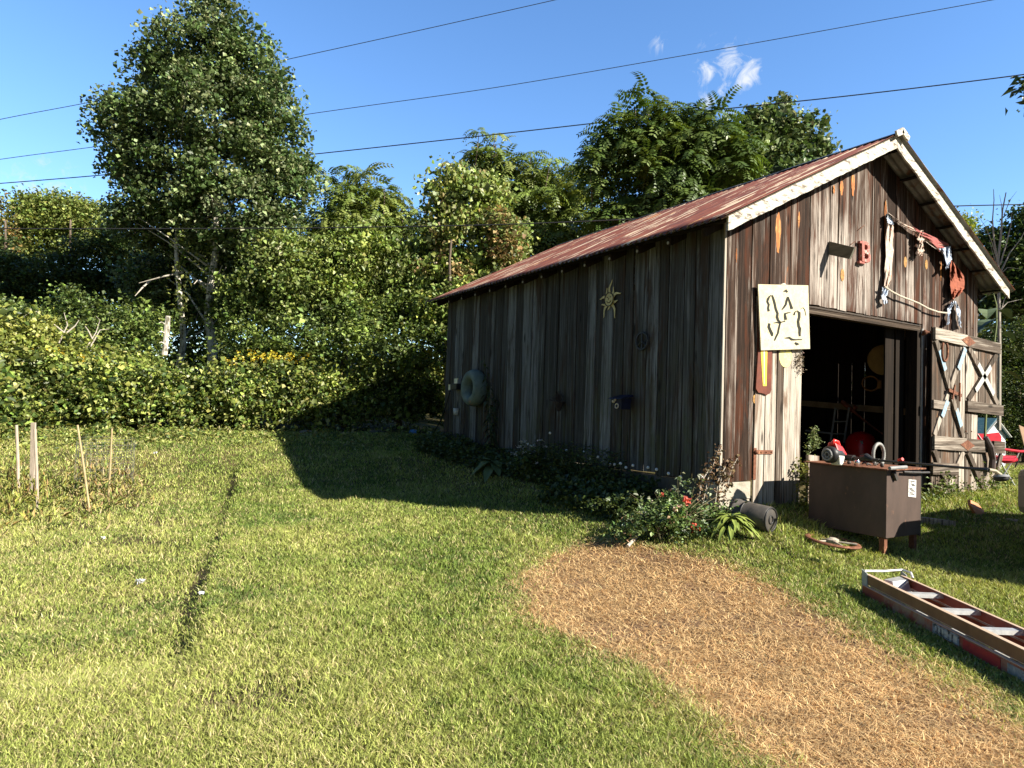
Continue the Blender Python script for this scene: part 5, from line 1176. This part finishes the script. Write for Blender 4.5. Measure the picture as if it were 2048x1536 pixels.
# right-hand side behind the shed
tree('dark_right_tree', 'dark broad tree at the right edge beyond the shed roof', 'tree', [ell(*a, 26) for a in ((2010, 500, 55, 60), (2060, 470, 60, 70), (2040, 570, 80, 80), (1985, 590, 50, 60), (2100, 540, 80, 120))], 26, 2040, [(260, 85, .3, .16, DARK+[(.055, .085, .025)], dict(shell=.5))])
tree('yellow_green_tree', 'yellow green tree peeping past the right roof slope', 'tree', [ell(*a, 29) for a in ((1925, 455, 26, 30), (1945, 500, 30, 50), (1965, 560, 40, 50))], 29, 1950, [(90, 80, .28, .13, YEL, dict(shell=.5))])
for k, (lb, es, u) in enumerate((('soft green conifer just right of the open barn door', ((1985, 700, 50, 50), (1975, 770, 60, 60), (1980, 835, 60, 45), (2000, 872, 60, 30)), 1978), ('soft green conifer cut off by the right edge', ((2045, 690, 50, 60), (2050, 770, 70, 70), (2060, 840, 80, 50), (2060, 880, 70, 30)), 2052))):
    tree('soft_conifer', lb, 'tree', [ell(*a, 21) for a in es], 21, u, [(210, 120, .2, .10, [(.03, .05, .015), (.04, .065, .018), (.075, .095, .025)], dict(shell=.6, aspect=.3, flatz=.9))], trunks=((u, 660, u, .6),), group='soft conifers beyond the dog house')
# overhanging branch at top right (its tree stands outside the picture)
bt = empty('overhanging_tree', tuple(base_at(2420, 13)), 'dark leafy branch reaching in at the top right corner', 'tree')
fo = Foliage(); C = np.array([at_d(u, v, 13+rng.uniform(-.2, .2)) for u, v in ((2042, 172), (2050, 185), (2062, 165), (2055, 205), (2080, 190), (2100, 170), (2110, 215), (2075, 150))]); 
P = np.repeat(C, 20, 0)+rng.normal(size=(160, 3))*.12; fo.leaves(P, .19, POP[:3], aspect=.35, dirs=np.tile(-RX*.8-np.array([0, 0, .7]), (160, 1)))
ells = [ell(*a, 13) for a in ((2420, 100, 220, 200), (2300, 180, 150, 120), (2560, 160, 180, 160))]; crown(fo, ells, 120, 70, .3, .16, POP, aspect=.5); fo.build('crown', LEAF, bt)
mb = MB(); b_ = base_at(2420, 13); trunk_mesh(mb, b_, at_d(2420, 60, 13), .22, .04, C, 8, 2); mb.build('trunk', m_bark, bt, smooth=True)
# bare dead tree right of the roof
dt = empty('bare_dead_tree', tuple(base_at(1995, 15)), 'bare dead sapling with upright grey branches at the right edge', 'dead tree')
mb = MB(); A15 = lambda u, v: at_d(u, v, 15)
for pts, r_ in ((((1998, 860), (1999, 700), (1998, 600), (1996, 520), (2002, 470), (2005, 420), (2012, 385)), .045), (((1996, 530), (1988, 480), (1985, 440), (1988, 400), (1987, 378)), .022), (((2000, 530), (2012, 490), (2022, 450), (2024, 425)), .018), (((2001, 545), (2020, 505), (2040, 480), (2050, 462)), .02),
                 (((1994, 520), (1984, 485), (1972, 455), (1960, 437)), .012), (((2004, 545), (2015, 535), (2045, 538)), .013), (((2000, 620), (2015, 605), (2045, 598)), .016), (((1998, 640), (2008, 600), (2030, 565)), .012), (((2004, 440), (2003, 410), (1999, 390)), .01), (((2008, 430), (2020, 400), (2033, 383)), .01), (((1987, 450), (1975, 440), (1962, 452)), .008), (((1998, 560), (1990, 520), (1978, 480)), .010)):
    P_ = [A15(*p) for p in pts]; mb.tube(P_, [r_*(1-.75*i/(len(P_)-1)) for i in range(len(P_))], 6)
mb.build('trunk', m_dead, dt)
# big heart leaved plant at the right shed corner
def bigleaf(mb, c, d, L_, W_, droop=.3):
    c = np.array(c, float); d = unit(np.array(d, float)); s_ = np.cross(d, [0, 0, 1.]); s_ /= np.linalg.norm(s_)+1e-9; rows = []
    prof = [(0, .05), (.12, .55), (.3, .95), (.5, 1.), (.7, .78), (.88, .4), (1., .02)]
    for t_, w_ in prof:
        q_ = c+d*L_*t_-np.array([0, 0, droop*L_*t_*t_]); rows += [q_-s_*W_/2*w_+np.array([0, 0, .1*W_*w_]), q_, q_+s_*W_/2*w_+np.array([0, 0, .1*W_*w_])]
    mb.add(rows, [(i*3+j, i*3+j+1, i*3+j+4, i*3+j+3) for i in range(6) for j in (0, 1)])
m_bl = M('grey green leaf', (.16, .20, .11), (.11, .16, .07), 9, .6); m_hl = M('hosta leaf', (.12, .16, .05), (.09, .12, .045), 5, .55, c3=(.3, .28, .08), scale3=2.5, lo3=.56, hi3=.66)
m_yl = M('lime leaf', (.26, .31, .06), (.16, .22, .045), 6, .5)
hp = empty('tall_leafy_weed', tuple(base_at(1996, 12.4)), 'tall weed with large grey green heart shaped leaves at the right shed corner', 'weed')
A12 = lambda u, v, d=12.4: at_d(u, v, d)
mb = MB(); mb.tube([base_at(1966, 12.4), A12(1974, 780), A12(1988, 690), A12(1993, 650), A12(1993, 610), A12(1985, 580), A12(1968, 562)], [.025, .02, .018, .016, .014, .01, .006], 6); mb.build('stem', M('green stem', (.2, .24, .1), (.16, .2, .08), 6, .7), hp)
mb = MB()
for u, v, a, L_, W_ in ((1990, 640, 200, .45, .32), (1975, 620, 240, .38, .28), (1994, 655, 170, .55, .2), (1999, 620, 20, .3, .22), (1985, 690, 215, .4, .26), (1998, 700, 330, .4, .28), (1990, 730, 190, .36, .25), (2003, 745, 340, .34, .25), (1990, 590, 160, .28, .13), (1980, 578, 200, .2, .1), (1970, 565, 180, .14, .09), (1968, 600, 200, .1, .07), (2000, 665, 0, .3, .2)):
    a = R_(a); bigleaf(mb, A12(u, v), RX*math.cos(a)+RF*math.sin(a)*.8+np.array([0, 0, .15]), L_, W_, .7)
mb.each('leaf', m_bl, hp)
# power lines
def cable(pts, D0, D1, r_, label):
    P_ = []
    for i, (u, v) in enumerate(pts): t_ = (u-pts[0][0])/(pts[-1][0]-pts[0][0]); P_.append(at_d(u, v, D0+(D1-D0)*t_))
    # smooth by resampling
    P_ = np.array(P_); k = np.linspace(0, len(P_)-1, 60); Q_ = np.stack([np.interp(k, np.arange(len(P_)), P_[:, j]) for j in range(3)], 1)
    for _ in range(6): Q_[1:-1] = (Q_[:-2]+2*Q_[1:-1]+Q_[2:])/4
    mb = MB(); mb.tube(list(Q_), r_, 5); return tag(mb.build('power_line', m_black), label, 'cable', 'power lines')
cable([(-500, 350), (0, 238), (190, 203), (560, 122), (820, 65), (1110, 0), (1500, -90)], 46, 40, .022, 'highest thin power line, crossing behind the tall tree top')
cable([(-500, 395), (0, 318), (220, 290), (600, 230), (1000, 175), (1500, 88), (1985, 0), (2500, -95)], 46, 38, .022, 'second thin power line from the top')
cable([(-500, 405), (0, 367), (200, 351), (615, 310), (1000, 268), (1350, 228), (1700, 192), (2048, 150), (2600, 70)], 26, 17.5, .018, 'thicker power line passing above the shed roof ridge')
cable([(-600, 452), (0, 458), (600, 457), (1000, 450), (1300, 437), (1600, 425), (1900, 412), (2048, 409), (2600, 395)], 18.2, 18.2, .016, 'lowest power line, running behind the shed')

# background wood, one mass
fo = Foliage(); es = [ell(u, 640+60*math.sin(u*.013)+rr.uniform(-30, 30), 120, 130, 44, rr.uniform(-3, 3)) for u in range(-600, 2700, 110)]
es += [ell(u, 800, 120, 90, 40, rr.uniform(-2, 2)) for u in range(-600, 2700, 110)]
es += [ell(u, 745, 110, 75, 31, rr.uniform(-2, 2)) for u in range(-400, 1300, 80)]
crown(fo, es, 2600, 50, .6, .36, DARK+GRN[:2], shell=.5); o = fo.build('background_wood', LEAF); tag(o, 'dark wooded background far behind all the nearer trees', 'wood', kind='stuff')

# hedge / bramble thicket along the far edge of the lawn
HP = [(-500, 600), (-100, 640), (0, 655), (60, 668), (110, 700), (170, 735), (300, 750), (450, 752), (600, 742), (700, 735), (800, 722), (870, 700), (950, 690), (1300, 690)]
def hp_top(u): return np.interp(u, [p[0] for p in HP], [p[1] for p in HP])
fo = Foliage(); es = []
for u in range(-480, 1350, 30):
    vt = hp_top(u); yb_ = 12.75 if u > 60 else 12.75-(60-u)*.012
    vt += 26*(vn(u*.021, 3.3, 5)-.5)*2
    for y, vv, rr_ in ((yb_, 815, .42), (yb_+.15, 775, .5), (yb_+.6, max(vt+48, 735), .58), (yb_+1.5, vt+34, .7)):
        c = at_y(u+rr.uniform(-14, 14), vv+rr.uniform(-12, 12), y+rr.uniform(-.15, .15))
        es.append((c, np.array([rr_*rr.uniform(.6, 1.45), rr_*rr.uniform(.65, 1.3), rr_*rr.uniform(.7, 1.35)])))
HED = [(.17, .22, .045), (.23, .27, .06), (.12, .17, .035), (.33, .35, .11), (.06, .10, .025)]
C = clusters(es, 2300, .75); nl = 62; m_ = len(C)*nl
P = np.repeat(C, nl, 0)+rng.normal(size=(m_, 3))*np.repeat(.08+.16*rng.random((len(C), 1)), nl, 0)
hgt = P[:, 2]; pk = fbm(P[:, 0]*.6, P[:, 2]*.9, 21)
V, F = leaf_geo(P, .10*rng.uniform(.55, 1.45, (m_, 1)), aspect=.8, flat=.15); c = colours(m_, HED, .32)*np.repeat((1+.34*rng.normal(size=(len(C), 1))).clip(.45, 1.7), nl, 0)
yel = np.clip((hgt-1.3)*.8, 0, 1)[:, None]*(pk > .45)[:, None]; c = c*(1-yel*.6)+np.array([.33, .34, .07])*yel*.6*(.7+.6*rng.random((m_, 1)))
fo.add(V, F, np.repeat(c, 4, 0))
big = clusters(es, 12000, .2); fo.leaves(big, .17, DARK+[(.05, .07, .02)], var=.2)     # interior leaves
cf_ = clusters(es, 170, 1.0); cf_ = cf_[rng.random(len(cf_)) < .7]; fo.leaves(np.repeat(cf_, 9, 0)+rng.normal(size=(len(cf_)*9, 3))*.08, .055, [(.62, .62, .42), (.55, .58, .38)], aspect=1.)    # pale blossom
gp = []
for u, v, n in ((520, 716, 14), (548, 712, 20), (580, 718, 12), (610, 722, 10), (100, 706, 12), (155, 712, 8), (470, 722, 7), (750, 712, 7), (860, 704, 8), (640, 745, 6)):
    c_ = at_y(u, v, 13.2); gp.append(c_+rng.normal(size=(n, 3))*np.array([.28, .2, .07]))
gp = np.concatenate(gp); fo.leaves(np.repeat(gp, 10, 0)+rng.normal(size=(len(gp)*10, 3))*.035, .045, [(.55, .42, .04), (.60, .50, .06)], aspect=1.)
o = fo.build('bramble_hedge', LEAF); tag(o, 'wild overgrown hedge of brambles and goldenrod along the far edge of the lawn', 'hedge', kind='stuff')
fo = Foliage(); es2 = []
for u in range(-300, 1000, 34):
    for v, D_, r_ in ((690, 18.8, 60), (650, 19.8, 62), (610, 20.8, 60)):
        if 320 < u < 480: D_ += 3.5
        if 200 < u < 520 and v > 670: v += 30
        es2.append(ell(u+rr.uniform(-15, 15), v+rr.uniform(-18, 14)+(25 if u < 330 else 0), r_*rr.uniform(.7, 1.2), r_*rr.uniform(.6, 1.1), D_))
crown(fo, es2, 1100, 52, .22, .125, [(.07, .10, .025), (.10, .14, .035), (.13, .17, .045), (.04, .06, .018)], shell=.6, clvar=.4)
tag(fo.build('understory_thicket', LEAF), 'shaded thicket of saplings and vines between the hedge and the tree trunks', 'undergrowth', kind='stuff')
fo = Foliage()
for k in range(420):
    g_ = G(rr.uniform(-150, 880), 866+rr.uniform(-6, 16)+(18 if rr.random() < .2 else 0)); h_ = rr.uniform(.08, .5)*rr.random()
    P = g_+rng.normal(size=(16, 3))*np.array([.12, .12, .02]); P[:, 2] = g_[2]+rng.random(16)*h_; fo.leaves(P, .085, HED+[(.3, .28, .1)], aspect=.45 if k % 2 else .8)
tag(fo.build('hedge_foot_weeds', LEAF), 'ragged weeds and grass tufts along the foot of the hedge', 'weeds', kind='stuff')
# upright weed stalks, vines, dead twigs in the hedge
mb = MB()
for pts in (((118, 686), (135, 650), (128, 625)), ((132, 668), (110, 650), (95, 640)), ((170, 700), (192, 665), (200, 640), (192, 632)), ((180, 695), (200, 660), (218, 658)), ((186, 680), (176, 660), (170, 652)), ((134, 665), (150, 652), (158, 640)), ((40, 640), (60, 625), (80, 622))):
    mb.tube([at_y(u, v, 14.) for u, v in pts], [.02, .013, .006, .004][:len(pts)], 5)
tag(mb.build('dead_branches', m_dead), 'bare dead branches sticking out of the hedge top at left', 'dead branch')
mb = MB(); mb.tube([at_y(u, v, 14.6) for u, v in ((329, 710), (332, 680), (334, 655), (336, 632))], [.075, .07, .075, .06], 9)
for v, s_ in ((690, -1), (668, -1), (678, 1), (650, -1)): mb.tube([at_y(332, v, 14.6), at_y(332+s_*9, v-6, 14.5), at_y(332+s_*14, v-4, 14.5)], [.02, .015, .008], 5)
tag(mb.build('broken_stump', m_barkw), 'short broken pale stump with snapped twigs behind the hedge', 'stump')
fo = Foliage()
for u, v in ((745, 590), (780, 580), (790, 582), (733, 584), (728, 610), (710, 605)):       # tall yellow flower heads
    c_ = at_y(u, v, 15.2); fo.leaves(c_+rng.normal(size=(26, 3))*.07, .08, [(.62, .56, .22), (.5, .5, .25)], aspect=1.)
    for k in range(26): fo.leaves(c_+rng.normal(size=(4, 3))*.07-np.array([0, 0, .05+k*.05]), .13, GRN)
tag(fo.build('tall_flowering_weeds', LEAF), 'tall weeds with pale yellow flower heads above the hedge near the shed', 'weeds', kind='stuff')

# foundation bed along the side wall
fo = Foliage()
def bed(n, x0, x1, y0, y1, hmax, size, pal, **k):
    x = rng.uniform(x0, x1, n); y = rng.uniform(y0, y1, n); h = hmax*rng.random(n)**1.3; fo.leaves(np.stack([x, y, T(x, y)+h], 1), size, pal, **k)
BED = [(.07, .10, .03), (.10, .13, .04), (.05, .08, .025)]
bed(6000, -.55, -.04, .9, 7.9, .26, .07, BED); bed(2500, -.5, -.05, 1.6, 3.4, .55, .06, BED, aspect=.3); bed(2200, -.95, -.3, .8, 2.6, .24, .08, BED); bed(1800, -.6, -.05, 6.2, 8.2, .35, .07, BED)
tag(fo.build('bed_plants', LEAF), 'low shaded ground cover growing along the foot of the side wall', 'ground cover', kind='stuff')
def clump(name, label, u, v, hosta, r_, n, mt, L_, W_, dz=.25):
    g_ = G(u, v); e_ = empty(name, tuple(g_), label, 'plant'); mb = MB(); r = random.Random(u)
    for k in range(n):
        a = k*2.4+r.uniform(-.3, .3); rad = r_*(.2+.8*(k/n)); bigleaf(mb, g_+[rad*.3*math.cos(a), rad*.3*math.sin(a), dz*(1-.5*k/n)], (math.cos(a), math.sin(a), .35-.6*k/n), L_*r.uniform(.8, 1.2), W_*r.uniform(.8, 1.2), .55)
    mb.build('foliage', mt, e_); return e_, g_
clump('hosta', 'broad leaved shaded hosta in the middle of the wall bed', 985, 948, 1, .3, 15, m_hl, .34, .20)
clump('hosta', 'lime green sunlit hosta beside the black bucket', 1462, 1066, 1, .5, 60, m_yl, .20, .055, .20)
# white flowered sedum
g_ = G(1075, 955); sd_ = empty('white_flowered_plant', tuple(g_), 'bushy plant with small pale flower heads in the shaded wall bed', 'plant')
fo = Foliage(); pts = []
for u, v in ((1045, 883), (1062, 890), (1080, 880), (1088, 893), (1050, 905), (1066, 915), (1072, 925), (1085, 930), (1092, 918), (1030, 910), (1100, 935), (1078, 905), (1040, 893), (1028, 906)):
    c_ = at_d(u, v, float((g_-CAM)@RF)+rng.uniform(-.2, .1)); pts.append(c_)
pts = np.array(pts); fo.leaves(np.repeat(pts, 14, 0)+rng.normal(size=(len(pts)*14, 3))*np.array([.03, .03, .012]), .03, [(.55, .53, .46), (.4, .4, .36)], aspect=1.); fo.build('flower_head', LEAF, sd_)
fo = Foliage(); P = np.concatenate([g_+(c_-g_)*t_+rng.normal(size=(14, 3))*.05 for c_ in pts for t_ in (.25, .45, .65, .85)]); fo.leaves(P, .075, BED); fo.build('foliage', LEAF, sd_)
# tall stalk plant in front of the tyre
g_ = G(985, 915); sp_ = empty('tall_stalk_plant', tuple(g_), 'tall dark stalk plant with arching leaves in front of the painted tyre', 'plant'); D_ = float((g_-CAM)@RF)
mb = MB(); mt_ = M('dark arching leaf', (.045, .065, .02), (.03, .045, .018), 6, .6)
for us in ((968, 712), (978, 760), (992, 790)):
    tp = at_d(us[0], us[1], D_); 
    for k in range(26):
        t_ = .18+.8*k/26; a = k*2.4; c_ = g_+(tp-g_)*t_; bigleaf(mb, c_, (math.cos(a), math.sin(a), .5), .26*(1-.6*t_), .055, 1.0)
mb.build('foliage', mt_, sp_)
mb = MB(); 
for us in ((968, 712), (978, 760), (992, 790)): mb.tube([g_, at_d(us[0], us[1], D_)], [.012, .005], 5)
mb.build('stem', mt_, sp_)
# rose bush at the front corner
g_ = G(1345, 1075); rb_ = empty('rose_bush', tuple(g_), 'sprawling rose bush with coral flowers at the near corner of the shed', 'rose bush'); D_ = float((g_-CAM)@RF)
es = [ell(u, v, ru, rv, D_, of_) for u, v, ru, rv, of_ in ((1330, 1030, 60, 35, .1), (1290, 1045, 45, 28, 0), (1380, 1030, 50, 40, .25), (1350, 995, 35, 25, .3), (1420, 1040, 45, 38, .2), (1250, 1060, 35, 18, -.1), (1465, 1030, 30, 30, .3), (1375, 1060, 60, 22, -.1))]
fo = Foliage(); crown(fo, es, 190, 22, .06, .052, [(.06, .10, .03), (.085, .13, .04), (.13, .18, .06), (.05, .08, .03)], shell=.3, clvar=.3, aspect=.6); crown(fo, es, 22, 8, .05, .05, [(.35, .38, .28), (.4, .25, .15)], shell=.9)
for u, v in ((1370, 965), (1392, 958), (1360, 955), (1355, 975), (1382, 975), (1322, 985), (1415, 985), (1280, 1012), (1300, 1000)): fo.leaves(at_d(u, v, D_+.25)+rng.normal(size=(9, 3))*.035, .06, [(.12, .17, .06), (.4, .45, .3)], aspect=.5)
fo.build('foliage', LEAF, rb_)
mb = MB()
for k in range(34):
    u, v = rr.uniform(1250, 1450), rr.uniform(985, 1050); mb.tube([g_+[rr.uniform(-.25, .3), rr.uniform(-.15, .15), 0], (g_+at_d(u, v, D_+.1))/2+[0, 0, .08], at_d(u, v, D_+rr.uniform(-.1, .3))], [.008, .006, .003], 4)
for a, b_ in (((1360, 1040), (1355, 955)), ((1375, 1030), (1392, 958)), ((1290, 1040), (1322, 985))): mb.tube([at_d(*a, D_+.2), at_d(*b_, D_+.25)], [.006, .003], 4)
mb.build('stem', M('brown rose stem', (.14, .10, .06), (.1, .12, .05), 9, .8), rb_)
for u, v, s_, cc_ in ((1372, 1002, .05, 0), (1390, 1056, .055, 0), (1325, 988, .022, 0), (1358, 1012, .03, 1), (1350, 1018, .03, 1)):
    c_ = at_d(u, v, D_-.12); fo = Foliage(); fo.leaves(c_+rng.normal(size=(26, 3))*s_*.42, s_*.9, [(.62, .13, .08), (.70, .22, .15)] if cc_ == 0 else [(.72, .50, .35), (.7, .6, .45)], aspect=1.); fo.build('bloom', FLOWER, rb_)
mb = MB(); mb.tube([G(1255, 1098)+[0, 0, .03], G(1275, 1080)+[0, 0, .05], G(1300, 1068)+[0, 0, .13]], [.02, .022, .018], 7); tag(mb.build('dry_stick', m_dead), 'pale dry stick under the rose bush at the edge of the dead grass', 'stick')
# dry brown vine on the corner
fo = Foliage(); mb = MB()
for path in (((1405, 1010), (1415, 960), (1430, 920), (1438, 895)), ((1445, 1010), (1455, 970), (1462, 940), (1475, 915)), ((1430, 1010), (1436, 960), (1450, 935)), ((1398, 1000), (1402, 965), (1420, 935))):
    P_ = [at_y(u, v, -.12) for u, v in path]; mb.tube(P_, .006, 5)
    for i in range(len(P_)-1):
        for t_ in np.linspace(0, 1, 9): fo.leaves(P_[i]+(P_[i+1]-P_[i])*t_+rng.normal(size=(5, 3))*.035, .045, [(.16, .10, .05), (.22, .15, .08), (.10, .08, .04)])
v_ = empty('dry_vine', tuple(at_y(1425, 1010, -.12)), 'dry brown vine climbing the near corner of the shed', 'vine'); mb.build('stem', m_dead, v_); fo.build('leaf', LEAF, v_)
# weeds: by the short board, tank foot, door foot, weedy plot
def weed(name, label, pts, size, pal, asp=.4, n=60, spread=.06):
    fo = Foliage(); c0_ = None
    for u, v, y in pts:
        c_ = at_y(u, v, y); c0_ = c_ if c0_ is None else c0_; fo.leaves(c_+rng.normal(size=(n, 3))*np.array([1, .6, 1.2])*spread, size, pal, aspect=asp)
    return tag(fo.build(name, LEAF), label, 'weed', kind='stuff')
weed('feathery_weed', 'feathery green weed rising above the short board by the doorway', [(1628, 875, -.05), (1630, 890, -.05), (1622, 888, -.05), (1636, 884, -.05), (1628, 865, -.05), (1618, 900, -.05)], .045, [(.22, .27, .10), (.16, .2, .08)], n=45, spread=.04)
weed('creeping_weed', 'small leaved creeper covering the foot of the short board', [(1612, 955, -.15), (1608, 975, -.15), (1614, 990, -.15), (1607, 1000, -.16), (1604, 940, -.1)], .045, [(.24, .25, .07), (.16, .18, .05)], .8, 70, .07)
weed('wasp_tangle', 'dark dry tangle hanging under the cream board at the doorway edge', [(1600, 712, -.06), (1598, 725, -.06), (1602, 735, -.05)], .03, [(.12, .09, .06), (.4, .34, .25)], .5, 60, .035)
weed('leafy_weed', 'leafy green weeds along the foot of the open barn door', [(1850, 1005, -.3), (1870, 1000, -.3), (1900, 990, -.35), (1930, 995, -.3), (1895, 978, -.3), (1960, 985, -.3), (1985, 975, -.25), (2000, 965, -.2), (1860, 1010, -.4)], .06, [(.12, .17, .04), (.09, .13, .03), (.2, .24, .07)], .6, 110, .11)
fo = Foliage()
for (u0, u1, v0, v1, n, h, pal) in ((-60, 130, 950, 1050, 900, .34, [(.34, .34, .09), (.26, .30, .06), (.34, .26, .09)]), (130, 275, 955, 1028, 1100, .42, [(.36, .30, .10), (.24, .28, .07), (.42, .32, .16)])):
    for k in range(n):
        g_ = G(rr.gauss((u0+u1)/2, (u1-u0)*.30), rr.gauss((v0+v1)/2, (v1-v0)*.32)); hh_ = h*rr.random()**1.8; fo.leaves((g_+[0, 0, hh_])[None], .11, pal, aspect=.12, flat=-.6, dirs=np.array([[rr.uniform(-.5, .5), rr.uniform(-.5, .5), 1.]]))
tag(fo.build('weedy_plot', LEAF), 'tall yellowing weeds and dry stalks round the stakes and wire cage', 'weeds', kind='stuff')

# ------------------------------------------------------------ grass blades
def blades(n, dmin, dmax, ufr=(-.12, 1.12)):
    # density in the ground plane falls off with distance
    d = dmin*(dmax/dmin)**rng.random(n); uu = (rng.random(n)*(ufr[1]-ufr[0])+ufr[0])*2048
    fx_ = unit(np.array([RX[0], RX[1], 0.])); fz_ = unit(np.array([RF[0], RF[1], 0.]))
    x = CAM[0]+d*fz_[0]+d*(uu-1024)/FPX*fx_[0]; y = CAM[1]+d*fz_[1]+d*(uu-1024)/FPX*fx_[1]
    return x, y, d
def mkgrass(x, y, d, hgt, wid, col, name, label, lean=.55, flatten=None):
    n = len(x); z = T(x, y); a = rng.random(n)*6.283; ln = lean*(.3+rng.random(n)); ca, sa = np.cos(a), np.sin(a)
    fx_ = rng.random(n)*6.283; wx, wy = np.cos(fx_)*wid/2, np.sin(fx_)*wid/2
    h = hgt; B = np.stack([x, y, z-.005], 1); Wv = np.stack([wx, wy, 0*wx], 1)
    Mid = B+np.stack([ca*ln*h*.35, sa*ln*h*.35, h*.6*(1/(1+ln*.4))], 1); Tip = B+np.stack([ca*ln*h*1.1, sa*ln*h*1.1, h*(1-.35*ln)], 1)
    V = np.stack([B-Wv, B+Wv, Mid+Wv*.8, Mid-Wv*.8, Tip], 1).reshape(-1, 3); i = np.arange(n)[:, None]*5
    F = np.concatenate([i+[0, 1, 2], i+[0, 2, 3], i+[3, 2, 4]], 1).reshape(-1, 3)
    C = np.repeat(col, 5, 0)
    return tag(npmesh(name, V, F, GRASS, C), label, 'grass', kind='stuff')
NB = 760000
x, y, d = blades(NB, 2.2, 19.); 
inside = (x > -.02) & (x < SW+.02) & (y > -.02) & (y < SL+.02)
pd = pdist(x, y, PATCH)+.22*(fbm(x*3.2, y*3.2, 3)-.5)+.07*(vn(x*14, y*14, 9)-.5)
bedm = (x > -.55) & (x < 0) & (y > .6) & (y < 8)
k = (~inside) & (pd > -.30*rng.random(NB)**3) & (~bedm) & (y < 12.6)
k &= ~((pd < 0) & (rng.random(NB) < .6))
bare = fbm(x*1.6+3, y*1.6, 31); leftm = sst((-4.6-x)/1.5)
k &= rng.random(NB) > np.clip((bare-.56)*4.5, 0, .75)*leftm
crx = CRX(y); crm = np.exp(-((x-crx+.05)/.085)**2)*sst((y+1.2)/.8)*(1-sst((y-7.8)/.6)); k &= rng.random(NB) > .9*crm*np.clip(.40+.45*vn(y*1.3, 4.4, 77)+.6*np.exp(-((y-7)/1.)**2)+.35*np.exp(-((y-.8)/.9)**2), 0, 1)
x, y, d = x[k], y[k], d[k]; n = len(x)
f1 = fbm(x*.9, y*.9, 12); f2 = fbm(x*3.5, y*3.5, 14); f3 = vn(x*9, y*9, 17)*.6+.4*vn(x*23, y*23, 18)
g0, g1, g2, g3 = map(np.array, ((.18, .25, .05), (.35, .38, .105), (.52, .45, .22), (.08, .14, .035)))
s = np.clip(.30+1.5*(f1-.45)+1.1*(f2-.45)+.35*leftm[k]+.25*rng.normal(size=n)*.8, 0, 1)[:, None]
col = g0*(1-s)+g1*s; dry = (rng.random(n) < (.10+.30*np.clip(f2-.42, 0, 1)+.12*leftm[k]+.35*np.exp(-np.maximum(pd[k], 0)/.12)))[:, None]; col = np.where(dry, g2*(.7+.5*rng.random((n, 1))), col)
dk = ((f3*.5+f1*.5) < .38)[:, None]; col = np.where(dk & ~dry, g3*.55+col*.45, col); col = col*(1+.34*rng.normal(size=(n, 1))).clip(.3, 1.9)
hg = (.034+.028*rng.random(n))*(.75+.6*f2)*(1+.25*(f3 > .6)); hg = hg*(1+.35*sst((fbm(x*1.9, y*1.9, 61)-.5)*5)); near = np.exp(-np.maximum(np.abs(y+.35)-.3, 0)/.2)*(x > 0)*(x < 7); hg *= 1+.8*near*(rng.random(n) < .3)
hg = hg*(.70+.032*d); wid = .0030+.00095*d
mkgrass(x, y, d, hg, wid, col.clip(.01, .8), 'lawn_grass', 'sunlit mown lawn of yellow green grass blades', .75)
# dead grass
nd = 300000; x, y, d = blades(nd, 2.2, 9.5, (.3, 1.15)); pd = pdist(x, y, PATCH)+.22*(fbm(x*3.2, y*3.2, 3)-.5)+.16*(vn(x*14, y*14, 9)-.5); k = (pd < .02+.30*rng.random(nd)**2.5)&(rng.random(nd) > .55*(fbm(x*2.6, y*2.6, 55) < .40))
x, y, d = x[k], y[k], d[k]; n = len(x); s = rng.random((n, 1)); f2 = fbm(x*5, y*5, 44)[:, None]
col = np.array([.76, .56, .29])*(1-s)+np.array([.40, .25, .11])*s; col = col*(.75+.5*f2)*(1+.2*rng.normal(size=(n, 1))).clip(.5, 1.6)
mkgrass(x, y, d, (.036+.045*rng.random(n)), .0028+.0008*d, col.clip(.01, .85), 'dead_grass', 'patch of dead straw coloured grass in the right foreground', 2.2)
print('scene built')
